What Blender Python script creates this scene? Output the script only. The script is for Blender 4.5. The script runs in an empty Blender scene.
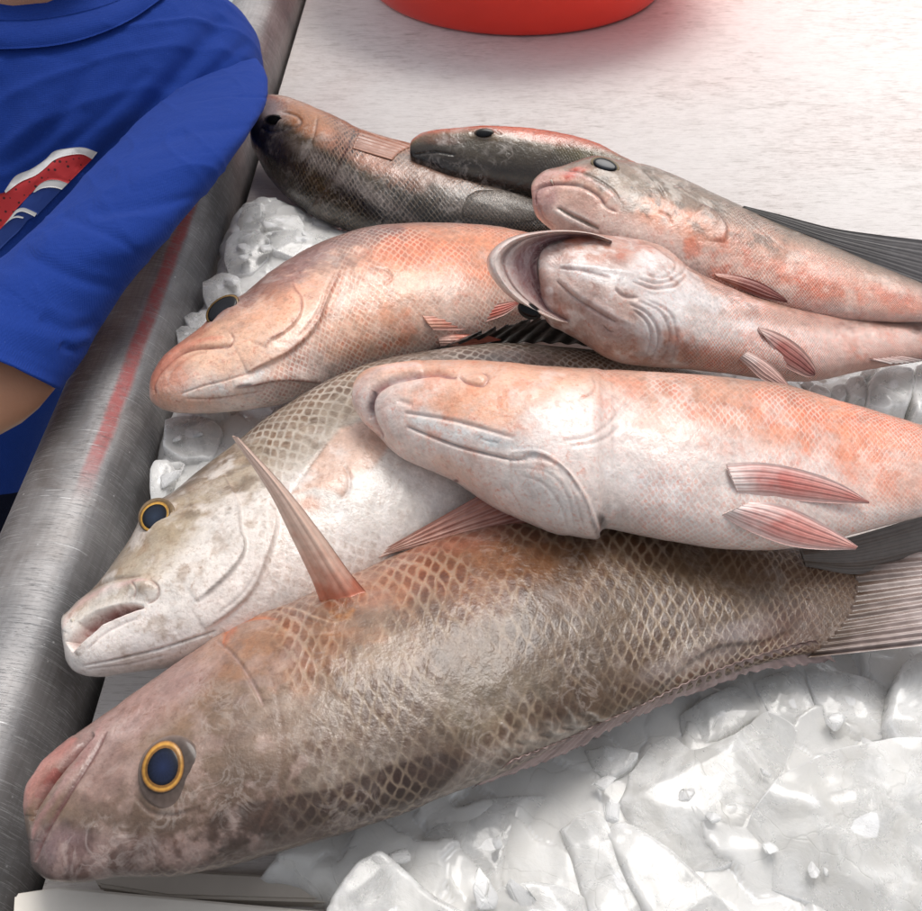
import bpy, bmesh, math, random
import numpy as np
from mathutils import Vector
from mathutils.bvhtree import BVHTree
random.seed(7); rng = np.random.default_rng(7)
C = bpy.context.scene.collection
# ------------------------------------------------------------------ camera model (phone held 42 cm above the board, looking 45 deg down)
F = 977.0; CX, CY = 461.0, 455.5; HC = 0.42; A45 = math.radians(45)
cs, sn = math.cos(A45), math.sin(A45)
CAM = np.array([0, 0, HC]); RIGHT = np.array([1., 0, 0]); UP = np.array([0, sn, cs]); FWD = np.array([0, cs, -sn])
def ray(px, py):
    px = np.asarray(px, float); py = np.asarray(py, float)
    return FWD + ((px-CX)/F)[..., None]*RIGHT - ((py-CY)/F)[..., None]*UP
def unz(px, py, z):
    d = ray(px, py); k = (np.asarray(z, float)-HC)/d[..., 2]
    return CAM + d*k[..., None]
def und(px, py, D):
    return CAM + ray(px, py)*np.asarray(D, float)[..., None]
def proj(P):
    q = P-CAM; D = q@FWD
    return CX+F*(q@RIGHT)/D, CY-F*(q@UP)/D, D
# ------------------------------------------------------------------ numeric helpers
def lin(c):
    c = np.asarray(c, float)/255.0
    return np.where(c <= 0.04045, c/12.92, ((c+0.055)/1.055)**2.4)
def catmull(P, n=None, per=8):
    P = np.asarray(P, float); m = len(P)
    Q = np.vstack([2*P[0]-P[1], P, 2*P[-1]-P[-2]])
    ts = np.linspace(0, m-1, n if n else (m-1)*per+1)
    i = np.clip(ts.astype(int), 0, m-2); f = (ts-i)[:, None]
    p0, p1, p2, p3 = Q[i], Q[i+1], Q[i+2], Q[i+3]
    return 0.5*(2*p1+(p2-p0)*f+(2*p0-5*p1+4*p2-p3)*f**2+(3*p1-p0-3*p2+p3)*f**3)
def resamp(P, n):
    P = catmull(P, per=12) if len(P) > 2 else np.asarray(P, float)
    s = np.r_[0, np.cumsum(np.linalg.norm(np.diff(P, axis=0), axis=1))]
    t = np.linspace(0, s[-1], n)
    return np.stack([np.interp(t, s, P[:, k]) for k in range(P.shape[1])], 1)
def Zt(x0, y0, k, pts): return [(x0+a/k, y0+b/k) for a, b in pts]
za = lambda *p: Zt(340, 340, 3.293, p)
zb = lambda *p: Zt(470, 210, 3.688, p)
zc = lambda *p: Zt(520, 140, 4.61, p)
zd = lambda *p: Zt(140, 270, 4.19, p)
ze = lambda *p: Zt(680, 320, 3.645, p)
zh = lambda *p: Zt(200, 540, 4.19, p)
z2 = lambda *p: Zt(240, 60, 2.881, p)
z3 = lambda *p: Zt(470, 80, 2.04, p)
z4 = lambda *p: Zt(130, 200, 2.144, p)
z6 = lambda *p: Zt(40, 400, 2.561, p)
z7 = lambda *p: Zt(0, 640, 2.794, p)
z8 = lambda *p: Zt(300, 500, 1.482, p)
def _h(i, j, k, s):
    n = (i*374761393 + j*668265263 + k*2147483647 + s*974711) & 0xffffffff
    n = ((n ^ (n >> 13))*1274126177) & 0xffffffff
    return ((n ^ (n >> 16)) & 0xffff)/65535.0
def vnoise(P, s=0):
    P = np.asarray(P, float); I = np.floor(P).astype(np.int64); f = P-I; f = f*f*(3-2*f)
    r = 0
    for a in (0, 1):
        for b in (0, 1):
            for c in (0, 1):
                w = (f[..., 0] if a else 1-f[..., 0])*(f[..., 1] if b else 1-f[..., 1])*(f[..., 2] if c else 1-f[..., 2])
                r = r + w*_h(I[..., 0]+a, I[..., 1]+b, I[..., 2]+c, s)
    return r*2-1
def fbm(P, o=4, s=0):
    r = 0; a = 1; t = 0
    for k in range(o):
        r = r+a*vnoise(np.asarray(P)*2**k+13.7*k, s+k); t += a; a *= .55
    return r/t
def smooth(a, b, x):
    t = np.clip((x-a)/(b-a), 0, 1); return t*t*(3-2*t)
def pdist(px, py, poly):
    """distance to a polyline, signed side (+ = left of travel on screen), fraction along it"""
    poly = np.asarray(poly, float); best = np.full(px.shape, 1e9); side = np.zeros(px.shape); fr = np.zeros(px.shape)
    n = len(poly)-1
    for i in range(n):
        a, b = poly[i], poly[i+1]; d = b-a; L = d@d+1e-9
        t = np.clip(((px-a[0])*d[0]+(py-a[1])*d[1])/L, 0, 1)
        ex = px-a[0]-t*d[0]; ey = py-a[1]-t*d[1]; r = np.hypot(ex, ey)
        m = r < best
        best = np.where(m, r, best); side = np.where(m, np.sign(ex*d[1]-ey*d[0]), side); fr = np.where(m, (i+t)/n, fr)
    return best, side, fr
def gridnorm(V):
    du = np.gradient(V, axis=0); dv = np.roll(V, -1, 1)-np.roll(V, 1, 1)
    n = np.cross(du, dv); l = np.linalg.norm(n, axis=2, keepdims=True)
    return n/np.maximum(l, 1e-12)
# ------------------------------------------------------------------ mesh helpers
def link(o, parent=None):
    C.objects.link(o)
    if parent is not None: o.parent = parent
    return o
def mesh_obj(name, verts, faces, mat, parent=None, smooth_=True, cols=None, uvs=None, amt=None):
    me = bpy.data.meshes.new(name)
    verts = np.asarray(verts, float).reshape(-1, 3)
    q_ = parent
    while q_ is not None: verts = verts-np.array(q_.location); q_ = q_.parent
    me.from_pydata(verts.tolist() if len(verts) < 2000 else [], [], faces if len(verts) < 2000 else [])
    if len(verts) >= 2000:
        me.vertices.add(len(verts)); me.vertices.foreach_set('co', verts.astype(np.float32).ravel())
        lens = np.array([len(f) for f in faces]) if not isinstance(faces, np.ndarray) else np.full(len(faces), faces.shape[1])
        idx = np.concatenate([np.asarray(f) for f in faces]) if not isinstance(faces, np.ndarray) else faces.ravel()
        me.loops.add(len(idx)); me.loops.foreach_set('vertex_index', idx.astype(np.int32))
        me.polygons.add(len(lens)); st = np.r_[0, np.cumsum(lens)[:-1]]
        me.polygons.foreach_set('loop_start', st.astype(np.int32)); me.polygons.foreach_set('loop_total', lens.astype(np.int32))
        me.update(calc_edges=True)
    me.validate()
    if smooth_: me.polygons.foreach_set('use_smooth', [True]*len(me.polygons))
    if cols is not None:
        a = me.color_attributes.new('Col', 'FLOAT_COLOR', 'POINT')
        cc = np.ones((len(verts), 4), np.float32); cc[:, :3] = np.asarray(cols).reshape(-1, 3); a.data.foreach_set('color', cc.ravel())
    if amt is not None:
        a = me.attributes.new('amt', 'FLOAT', 'POINT'); a.data.foreach_set('value', np.asarray(amt, np.float32).ravel())
    if uvs is not None:
        a = me.attributes.new('suv', 'FLOAT_VECTOR', 'POINT')
        u3 = np.zeros((len(verts), 3), np.float32); u3[:, :2] = np.asarray(uvs).reshape(-1, 2); a.data.foreach_set('vector', u3.ravel())
    if mat: me.materials.append(mat)
    me.update()
    return link(bpy.data.objects.new(name, me), parent)
def grid_faces(n, m, closed=False):
    i = np.arange(n-1)[:, None]; j = np.arange(m if closed else m-1)[None, :]
    j2 = (j+1) % m
    return np.stack([i*m+j, i*m+j2, (i+1)*m+j2, (i+1)*m+j], -1).reshape(-1, 4)
def empty(name, loc, label, cat, group=None):
    o = bpy.data.objects.new(name, None); o.location = tuple(float(v) for v in loc); o.empty_display_size = .05
    C.objects.link(o); tag(o, label, cat, group); return o
def tag(o, label, cat, group=None, kind=None):
    if label: o['label'] = label
    if cat: o['category'] = cat
    if group: o['group'] = group
    if kind: o['kind'] = kind
    return o
# ------------------------------------------------------------------ shader helpers
def mat_new(name):
    m = bpy.data.materials.new(name); m.use_nodes = True; nt = m.node_tree
    return m, nt, nt.nodes['Principled BSDF']
def nd(nt, typ, ins=None, **kw):
    n = nt.nodes.new(typ)
    for k, v in kw.items(): setattr(n, k, v)
    for k, v in (ins or {}).items():
        s = n.inputs[k]
        if isinstance(v, bpy.types.NodeSocket): nt.links.new(v, s)
        else: s.default_value = v
    return n
def mth(nt, op, a, b=None, c=None, clamp=False):
    n = nt.nodes.new('ShaderNodeMath'); n.operation = op; n.use_clamp = clamp
    for i, v in enumerate((a, b, c)):
        if v is None: continue
        if isinstance(v, bpy.types.NodeSocket): nt.links.new(v, n.inputs[i])
        else: n.inputs[i].default_value = v
    return n.outputs[0]
def mixc(nt, fac, a, b, mode='MIX'):
    n = nt.nodes.new('ShaderNodeMix'); n.data_type = 'RGBA'; n.blend_type = mode; n.clamp_factor = True
    for s, v in ((n.inputs[0], fac), (n.inputs[6], a), (n.inputs[7], b)):
        if isinstance(v, bpy.types.NodeSocket): nt.links.new(v, s)
        else: s.default_value = v if not isinstance(v, tuple) or len(v) == 4 else (*v, 1)
    return n.outputs[2]
def ramp(nt, fac, a, b, va=0., vb=1.):
    n = nd(nt, 'ShaderNodeMapRange', {0: fac, 1: a, 2: b, 3: va, 4: vb}, interpolation_type='SMOOTHSTEP'); return n.outputs[0]
def noise(nt, vec, scale, detail=4, rough=.55, dist=0.):
    n = nd(nt, 'ShaderNodeTexNoise', {'Vector': vec, 'Scale': scale, 'Detail': detail, 'Roughness': rough, 'Distortion': dist})
    return n.outputs[0]
def L4(c): return (*[float(x) for x in lin(c)], 1)
# ------------------------------------------------------------------ materials
def fish_mat(name, net, core, rough=.34, coat=.5, sss=.06, bump=1., mottle=.22, netamt=.6, spec=.9, sb=.5, wisp=.22, slm=.30):
    """wet skin: painted pigment (Col) + a net of scales (suv, amt) + mottling + slime gloss"""
    m, nt, p = mat_new(name)
    col = nd(nt, 'ShaderNodeAttribute', attribute_name='Col').outputs['Color']
    suv = nd(nt, 'ShaderNodeAttribute', attribute_name='suv').outputs['Vector']
    amt = nd(nt, 'ShaderNodeAttribute', attribute_name='amt').outputs['Fac']
    obj = nd(nt, 'ShaderNodeTexCoord').outputs['Object']
    # warp the lattice a little so rows are not ruled
    wn = nd(nt, 'ShaderNodeTexNoise', {'Vector': suv, 'Scale': .45, 'Detail': 3.}).outputs[1]
    wv = nd(nt, 'ShaderNodeVectorMath', {0: wn, 1: (.5, .5, .5)}, operation='SUBTRACT').outputs[0]
    wv = nd(nt, 'ShaderNodeVectorMath', {0: wv, 3: .9}, operation='SCALE').outputs[0]
    wn2 = nd(nt, 'ShaderNodeTexNoise', {'Vector': suv, 'Scale': 2.2, 'Detail': 2.}).outputs[1]
    wv2 = nd(nt, 'ShaderNodeVectorMath', {0: wn2, 1: (.5, .5, .5)}, operation='SUBTRACT').outputs[0]
    wv2 = nd(nt, 'ShaderNodeVectorMath', {0: wv2, 3: .16}, operation='SCALE').outputs[0]
    sv = nd(nt, 'ShaderNodeVectorMath', {0: suv, 1: wv}, operation='ADD').outputs[0]
    sv = nd(nt, 'ShaderNodeVectorMath', {0: sv, 1: wv2}, operation='ADD').outputs[0]
    xyz = nd(nt, 'ShaderNodeSeparateXYZ', {0: sv})
    a = mth(nt, 'ADD', xyz.outputs[0], xyz.outputs[1]); b = mth(nt, 'SUBTRACT', xyz.outputs[0], xyz.outputs[1])
    fa = mth(nt, 'SUBTRACT', mth(nt, 'FRACT', a), .5); fb = mth(nt, 'SUBTRACT', mth(nt, 'FRACT', b), .5)
    aa = mth(nt, 'ABSOLUTE', fa); ab = mth(nt, 'ABSOLUTE', fb)
    # each scale: a soft drop-shaped core, a wide pale margin, its free edge thinner than its root
    sh = mth(nt, 'MULTIPLY', mth(nt, 'ADD', fa, fb), .16)
    ca = mth(nt, 'ADD', fa, mth(nt, 'SUBTRACT', sh, .03)); cb = mth(nt, 'ADD', fb, mth(nt, 'SUBTRACT', sh, .03))
    rr_ = mth(nt, 'SQRT', mth(nt, 'ADD', mth(nt, 'MULTIPLY', ca, ca), mth(nt, 'MULTIPLY', cb, cb)))
    mx = mth(nt, 'ADD', mth(nt, 'MULTIPLY', rr_, .42), mth(nt, 'MULTIPLY', mth(nt, 'SMOOTH_MAX', aa, ab, .12), .60))
    mx = mth(nt, 'ADD', mx, mth(nt, 'MULTIPLY', mth(nt, 'SUBTRACT', noise(nt, suv, 2.6, 3, .6), .5), .16))
    edge = ramp(nt, mx, .36, .56)
    # random tone for every scale
    cell = nd(nt, 'ShaderNodeCombineXYZ', {0: mth(nt, 'FLOOR', a), 1: mth(nt, 'FLOOR', b), 2: 3.})
    rnd = nd(nt, 'ShaderNodeTexWhiteNoise', {0: cell.outputs[0]}).outputs[0]
    n1 = noise(nt, obj, 28., 5, .6); n2 = noise(nt, obj, 160., 4, .6); n3 = noise(nt, obj, 700., 3, .5); n4 = noise(nt, obj, 60., 4, .6, .6)
    var = mth(nt, 'ADD', mth(nt, 'MULTIPLY', mth(nt, 'SUBTRACT', n1, .5), mottle*2.4), 1.)
    var = mth(nt, 'ADD', var, mth(nt, 'MULTIPLY', mth(nt, 'SUBTRACT', n2, .5), mottle*1.8))
    var = mth(nt, 'ADD', var, mth(nt, 'MULTIPLY', mth(nt, 'SUBTRACT', n3, .5), mottle*1.0))
    vc = nd(nt, 'ShaderNodeCombineColor', {0: var, 1: var, 2: var}).outputs[0]
    base = mixc(nt, 1., col, vc, 'MULTIPLY')
    # milky slime blotches
    slime = mth(nt, 'MULTIPLY', ramp(nt, n4, .55, .72), slm)
    base = mixc(nt, slime, base, L4((205, 196, 190)))
    sp1 = ramp(nt, noise(nt, obj, 420., 3, .6), .54, .66); sp2 = ramp(nt, noise(nt, obj, 230., 4, .65, .5), .56, .68)
    spk = mth(nt, 'MULTIPLY', mth(nt, 'ADD', mth(nt, 'MULTIPLY', sp1, .35), mth(nt, 'MULTIPLY', sp2, .4)), ramp(nt, n1, .35, .6, .35, 1.))
    base = mixc(nt, mth(nt, 'MULTIPLY', spk, spec), base, mixc(nt, 1., base, L4(core), 'MULTIPLY'))
    wsp0 = mth(nt, 'ABSOLUTE', mth(nt, 'SUBTRACT', noise(nt, obj, 110., 5, .65, .6), .5)); wsp0 = ramp(nt, wsp0, .0, .12)
    wsp = mth(nt, 'ABSOLUTE', mth(nt, 'SUBTRACT', noise(nt, obj, 75., 5, .62, 1.2), .5)); wsp = mth(nt, 'MULTIPLY', ramp(nt, wsp, .06, .0), ramp(nt, noise(nt, obj, 34., 3), .45, .62))
    base = mixc(nt, mth(nt, 'MULTIPLY', wsp, wisp), base, L4((226, 214, 206)))
    eamt = mth(nt, 'MULTIPLY', amt, ramp(nt, noise(nt, obj, 26., 5, .65), .36, .60, .15, 1.))
    netf = mth(nt, 'MULTIPLY', mth(nt, 'MULTIPLY', edge, eamt), netamt)
    rv = mth(nt, 'ADD', mth(nt, 'MULTIPLY', rnd, .5), .6)
    coref = mth(nt, 'MULTIPLY', mth(nt, 'MULTIPLY', ramp(nt, mx, .50, .26), eamt), mth(nt, 'MULTIPLY', rv, netamt))
    base = mixc(nt, coref, base, mixc(nt, 1., base, L4(core), 'MULTIPLY'))
    rb = mth(nt, 'ADD', .86, mth(nt, 'MULTIPLY', rnd, .3)); base = mixc(nt, mth(nt, 'MULTIPLY', amt, .9), base, mixc(nt, 1., base, nd(nt, 'ShaderNodeCombineColor', {0: rb, 1: rb, 2: rb}).outputs[0], 'MULTIPLY'))
    base = mixc(nt, netf, base, mixc(nt, .42, base, L4(net)))
    nt.links.new(base, p.inputs['Base Color'])
    hgt = mth(nt, 'MULTIPLY', mth(nt, 'SUBTRACT', mth(nt, 'MULTIPLY', mth(nt, 'ADD', fa, fb), .55), mth(nt, 'MULTIPLY', edge, .25)), eamt)
    h2 = mth(nt, 'ADD', mth(nt, 'MULTIPLY', n2, .5), mth(nt, 'ADD', mth(nt, 'MULTIPLY', n3, .22), mth(nt, 'MULTIPLY', wsp0, .07)))
    hh = mth(nt, 'ADD', mth(nt, 'MULTIPLY', hgt, sb), h2)
    bp = nd(nt, 'ShaderNodeBump', {'Strength': .75*bump, 'Distance': .0011, 'Height': hh})
    nt.links.new(bp.outputs[0], p.inputs['Normal'])
    bpc = nd(nt, 'ShaderNodeBump', {'Strength': .38*bump, 'Distance': .0011, 'Height': hh})
    nt.links.new(bpc.outputs[0], p.inputs['Coat Normal'])
    r = mth(nt, 'ADD', mth(nt, 'MULTIPLY', n4, .3), rough-.15)
    nt.links.new(r, p.inputs['Roughness'])
    p.inputs['Coat Weight'].default_value = coat; p.inputs['Coat Roughness'].default_value = .07; p.inputs['Coat IOR'].default_value = 1.36
    p.inputs['Subsurface Weight'].default_value = sss; p.inputs['Subsurface Radius'].default_value = (1., .45, .3); p.inputs['Subsurface Scale'].default_value = .004
    return m
def fin_mat(name, rays, dark, rough=.38, lines=.6, alpha=1.):
    m, nt, p = mat_new(name)
    col = nd(nt, 'ShaderNodeAttribute', attribute_name='Col').outputs['Color']
    suv = nd(nt, 'ShaderNodeAttribute', attribute_name='suv').outputs['Vector']
    xyz = nd(nt, 'ShaderNodeSeparateXYZ', {0: suv})
    w = nd(nt, 'ShaderNodeCombineXYZ', {0: mth(nt, 'MULTIPLY', xyz.outputs[0], 6.), 1: mth(nt, 'MULTIPLY', xyz.outputs[1], 3.)}).outputs[0]
    wn = mth(nt, 'MULTIPLY', mth(nt, 'SUBTRACT', noise(nt, w, 1., 3), .5), .13)
    x = mth(nt, 'ADD', xyz.outputs[0], wn)
    s = mth(nt, 'SINE', mth(nt, 'MULTIPLY', x, rays*2*math.pi)); s = mth(nt, 'ADD', mth(nt, 'MULTIPLY', s, .5), .5)
    s2 = mth(nt, 'SINE', mth(nt, 'MULTIPLY', x, rays*6*math.pi)); s2 = mth(nt, 'ADD', mth(nt, 'MULTIPLY', s2, .5), .5)
    f = mth(nt, 'MULTIPLY', mth(nt, 'ADD', mth(nt, 'MULTIPLY', ramp(nt, s, .45, .05), .8), mth(nt, 'MULTIPLY', s2, .15)), lines)
    obj = nd(nt, 'ShaderNodeTexCoord').outputs['Object']
    n2 = noise(nt, obj, 300., 4)
    c = mixc(nt, f, col, mixc(nt, 1., col, L4(dark), 'MULTIPLY'))
    v = mth(nt, 'ADD', mth(nt, 'MULTIPLY', n2, .5), .75)
    c = mixc(nt, 1., c, nd(nt, 'ShaderNodeCombineColor', {0: v, 1: v, 2: v}).outputs[0], 'MULTIPLY')
    nt.links.new(c, p.inputs['Base Color'])
    bp = nd(nt, 'ShaderNodeBump', {'Strength': .35, 'Distance': .0005, 'Height': mth(nt, 'ADD', s, mth(nt, 'MULTIPLY', n2, .6))})
    nt.links.new(bp.outputs[0], p.inputs['Normal'])
    p.inputs['Roughness'].default_value = rough; p.inputs['Coat Weight'].default_value = .4; p.inputs['Coat Roughness'].default_value = .15
    p.inputs['Subsurface Weight'].default_value = .0
    return m
def plain(name, c, rough=.4, coat=0., metal=0., bump=0., bscale=200., var=.0):
    m, nt, p = mat_new(name)
    obj = nd(nt, 'ShaderNodeTexCoord').outputs['Object']
    n = noise(nt, obj, bscale, 5)
    cc = L4(c)
    v = mth(nt, 'ADD', mth(nt, 'MULTIPLY', mth(nt, 'SUBTRACT', n, .5), var*2), 1.)
    o = mixc(nt, 1., cc, nd(nt, 'ShaderNodeCombineColor', {0: v, 1: v, 2: v}).outputs[0], 'MULTIPLY')
    nt.links.new(o, p.inputs['Base Color'])
    p.inputs['Roughness'].default_value = rough; p.inputs['Coat Weight'].default_value = coat; p.inputs['Metallic'].default_value = metal
    if bump:
        bp = nd(nt, 'ShaderNodeBump', {'Strength': bump, 'Distance': .001, 'Height': n}); nt.links.new(bp.outputs[0], p.inputs['Normal'])
    return m
def attr_mat(name, rough, coat=0.3, sheen=0.):
    m, nt, p = mat_new(name)
    nt.links.new(nd(nt, 'ShaderNodeAttribute', attribute_name='Col').outputs['Color'], p.inputs['Base Color'])
    p.inputs['Roughness'].default_value = rough; p.inputs['Coat Weight'].default_value = coat; p.inputs['Coat Roughness'].default_value = .12; p.inputs['Specular IOR Level'].default_value = .15
    return m
def ice_mat(name, c, trans, rough, sss=.5):
    """melting ice: clear body, frosty flecks and hairline cracks, whiter along sharp edges"""
    m, nt, p = mat_new(name)
    obj = nd(nt, 'ShaderNodeTexCoord').outputs['Object']
    n = noise(nt, obj, 60., 6, .65, .8); n2 = noise(nt, obj, 260., 4, .6); n3 = noise(nt, obj, 30., 5, .6, 1.2)
    vo = nd(nt, 'ShaderNodeTexVoronoi', {'Vector': nd(nt, 'ShaderNodeVectorMath', {0: obj, 1: nd(nt, 'ShaderNodeVectorMath', {0: nd(nt, 'ShaderNodeTexNoise', {'Vector': obj, 'Scale': 40., 'Detail': 3.}).outputs[1], 3: .02}, operation='SCALE').outputs[0]}, operation='ADD').outputs[0], 'Scale': 28.}, feature='DISTANCE_TO_EDGE').outputs[0]
    crack = mth(nt, 'MULTIPLY', ramp(nt, vo, .016, .0), ramp(nt, n, .45, .6))
    pt = nd(nt, 'ShaderNodeNewGeometry').outputs['Pointiness']; ed = ramp(nt, pt, .506, .535)
    cc = mixc(nt, ramp(nt, n, .3, .7), L4(c), L4((238, 236, 231)))
    cc = mixc(nt, mth(nt, 'MULTIPLY', crack, .15), cc, L4((176, 172, 166)))
    cc = mixc(nt, mth(nt, 'MULTIPLY', ed, .6), cc, L4((252, 252, 252)))
    nt.links.new(cc, p.inputs['Base Color'])
    t = mth(nt, 'MULTIPLY', ramp(nt, n3, .40, .62, trans, trans*.45), mth(nt, 'SUBTRACT', 1., mth(nt, 'MULTIPLY', ed, .5)))
    nt.links.new(t, p.inputs['Transmission Weight'])
    p.inputs['IOR'].default_value = 1.24
    nt.links.new(mth(nt, 'ADD', mth(nt, 'MULTIPLY', n, .35), rough-.14), p.inputs['Roughness'])
    h = mth(nt, 'ADD', mth(nt, 'MULTIPLY', n, 1.), mth(nt, 'ADD', mth(nt, 'MULTIPLY', n2, .3), mth(nt, 'MULTIPLY', crack, -.5)))
    bp = nd(nt, 'ShaderNodeBump', {'Strength': .34, 'Distance': .0022, 'Height': h}); nt.links.new(bp.outputs[0], p.inputs['Normal'])
    p.inputs['Coat Weight'].default_value = .5; p.inputs['Coat Roughness'].default_value = .08
    p.inputs['Subsurface Weight'].default_value = sss; p.inputs['Subsurface Radius'].default_value = (1., 1., 1.); p.inputs['Subsurface Scale'].default_value = .02
    return m
def board_mat():
    """cutting board: cloudy white plastic covered in fine knife scratches, faint pink staining"""
    m, nt, p = mat_new('scratched_white_board')
    obj = nd(nt, 'ShaderNodeTexCoord').outputs['Object']
    fine = None
    for k, (ang, st, sc, th) in enumerate(((48, 16., 60., .60), (34, 18., 80., .61), (62, 16., 48., .61), (40, 20., 120., .58), (-30, 24., 44., .66), (84, 24., 40., .66), (10, 22., 52., .645), (52, 30., 30., .66))):
        mp = nd(nt, 'ShaderNodeMapping', {'Vector': obj, 'Rotation': (0, 0, math.radians(-ang)), 'Scale': (1., st, 1), 'Location': (k*3.1, k*1.7, 0)})
        n = ramp(nt, noise(nt, mp.outputs[0], sc, 3, .5, .15), th, th+.05)
        fine = n if fine is None else mth(nt, 'ADD', fine, n)
    mp = nd(nt, 'ShaderNodeMapping', {'Vector': obj, 'Rotation': (0, 0, math.radians(-66)), 'Scale': (1., 2.6, 1)})
    cloud = noise(nt, mp.outputs[0], 30., 6, .68, .3); big = noise(nt, obj, 6., 4, .6)
    f = mth(nt, 'ADD', mth(nt, 'MULTIPLY', fine, ramp(nt, big, .3, .65, .14, .38)), mth(nt, 'MULTIPLY', ramp(nt, cloud, .45, .75), ramp(nt, big, .35, .6, .10, .28)))
    c = mixc(nt, f, L4((244, 238, 234)), L4((150, 136, 124)))
    pk = noise(nt, obj, 3.1, 3, .5)
    c = mixc(nt, mth(nt, 'MULTIPLY', ramp(nt, pk, .45, .65), .14), c, L4((238, 190, 180)))
    nt.links.new(c, p.inputs['Base Color'])
    bp = nd(nt, 'ShaderNodeBump', {'Strength': .3, 'Distance': .0006, 'Height': mth(nt, 'SUBTRACT', 1., fine)})
    nt.links.new(bp.outputs[0], p.inputs['Normal'])
    p.inputs['Roughness'].default_value = .6; p.inputs['Specular IOR Level'].default_value = .25
    return m
def steel_mat():
    m, nt, p = mat_new('scratched_steel')
    obj = nd(nt, 'ShaderNodeTexCoord').outputs['Object']
    xyz = nd(nt, 'ShaderNodeSeparateXYZ', {0: obj})
    scr = None
    for k, (ang, st, sc, th) in enumerate(((8, 30., 26., .685), (-14, 34., 30., .69), (30, 26., 22., .70), (75, 40., 20., .70), (-60, 34., 24., .705), (2, 50., 55., .63), (18, 60., 60., .64), (-10, 60., 44., .65))):
        mp = nd(nt, 'ShaderNodeMapping', {'Vector': obj, 'Rotation': (0, 0, math.radians(-ang)), 'Scale': (1., st, 1), 'Location': (k*5.3, k*2.9, 0)})
        n = ramp(nt, noise(nt, mp.outputs[0], sc, 3, .5), th, th+.03)
        scr = n if scr is None else mth(nt, 'MAXIMUM', scr, n)
    nb = noise(nt, obj, 12., 5, .6); nf = noise(nt, obj, 400., 3)
    mp = nd(nt, 'ShaderNodeMapping', {'Vector': obj, 'Scale': (60., 3., 60.)}); br = noise(nt, mp.outputs[0], 8., 4, .6)
    base = mixc(nt, ramp(nt, nb, .35, .7), L4((128, 127, 128)), L4((166, 163, 162)))
    base = mixc(nt, mth(nt, 'MULTIPLY', scr, .55), base, L4((225, 225, 225)))
    base = mixc(nt, mth(nt, 'MULTIPLY', ramp(nt, br, .4, .7), .25), base, L4((110, 105, 102)))
    # red reflection streak painted into the steel, inner shoulder (object x across the rim)
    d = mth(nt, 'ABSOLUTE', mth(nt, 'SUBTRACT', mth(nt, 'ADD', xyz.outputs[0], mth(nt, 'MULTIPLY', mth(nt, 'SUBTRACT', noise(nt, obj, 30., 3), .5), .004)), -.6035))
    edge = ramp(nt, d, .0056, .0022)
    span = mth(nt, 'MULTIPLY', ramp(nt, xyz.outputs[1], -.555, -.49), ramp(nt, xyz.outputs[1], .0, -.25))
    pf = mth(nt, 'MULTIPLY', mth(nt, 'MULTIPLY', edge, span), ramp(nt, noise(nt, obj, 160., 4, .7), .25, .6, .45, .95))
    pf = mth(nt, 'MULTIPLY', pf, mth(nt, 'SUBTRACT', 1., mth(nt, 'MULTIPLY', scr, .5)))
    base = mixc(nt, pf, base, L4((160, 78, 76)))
    vd = nd(nt, 'ShaderNodeTexVoronoi', {'Vector': obj, 'Scale': 170.}).outputs['Distance']; drop = mth(nt, 'MULTIPLY', ramp(nt, vd, .13, .05), ramp(nt, noise(nt, obj, 60., 2), .56, .62))
    stn = ramp(nt, noise(nt, obj, 16., 5, .7, .8), .52, .72)
    base = mixc(nt, mth(nt, 'MULTIPLY', stn, .45), base, L4((104, 94, 88))); base = mixc(nt, mth(nt, 'MULTIPLY', drop, .7), base, L4((235, 235, 235)))
    nt.links.new(base, p.inputs['Base Color'])
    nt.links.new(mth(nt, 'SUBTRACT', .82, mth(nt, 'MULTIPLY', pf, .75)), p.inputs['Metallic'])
    nt.links.new(mth(nt, 'ADD', .44, mth(nt, 'MULTIPLY', nb, .26)), p.inputs['Roughness'])
    h = mth(nt, 'ADD', mth(nt, 'MULTIPLY', scr, -.8), mth(nt, 'ADD', mth(nt, 'MULTIPLY', nb, 1.5), mth(nt, 'MULTIPLY', nf, .1)))
    bp = nd(nt, 'ShaderNodeBump', {'Strength': .5, 'Distance': .0015, 'Height': h}); nt.links.new(bp.outputs[0], p.inputs['Normal'])
    return m
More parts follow.
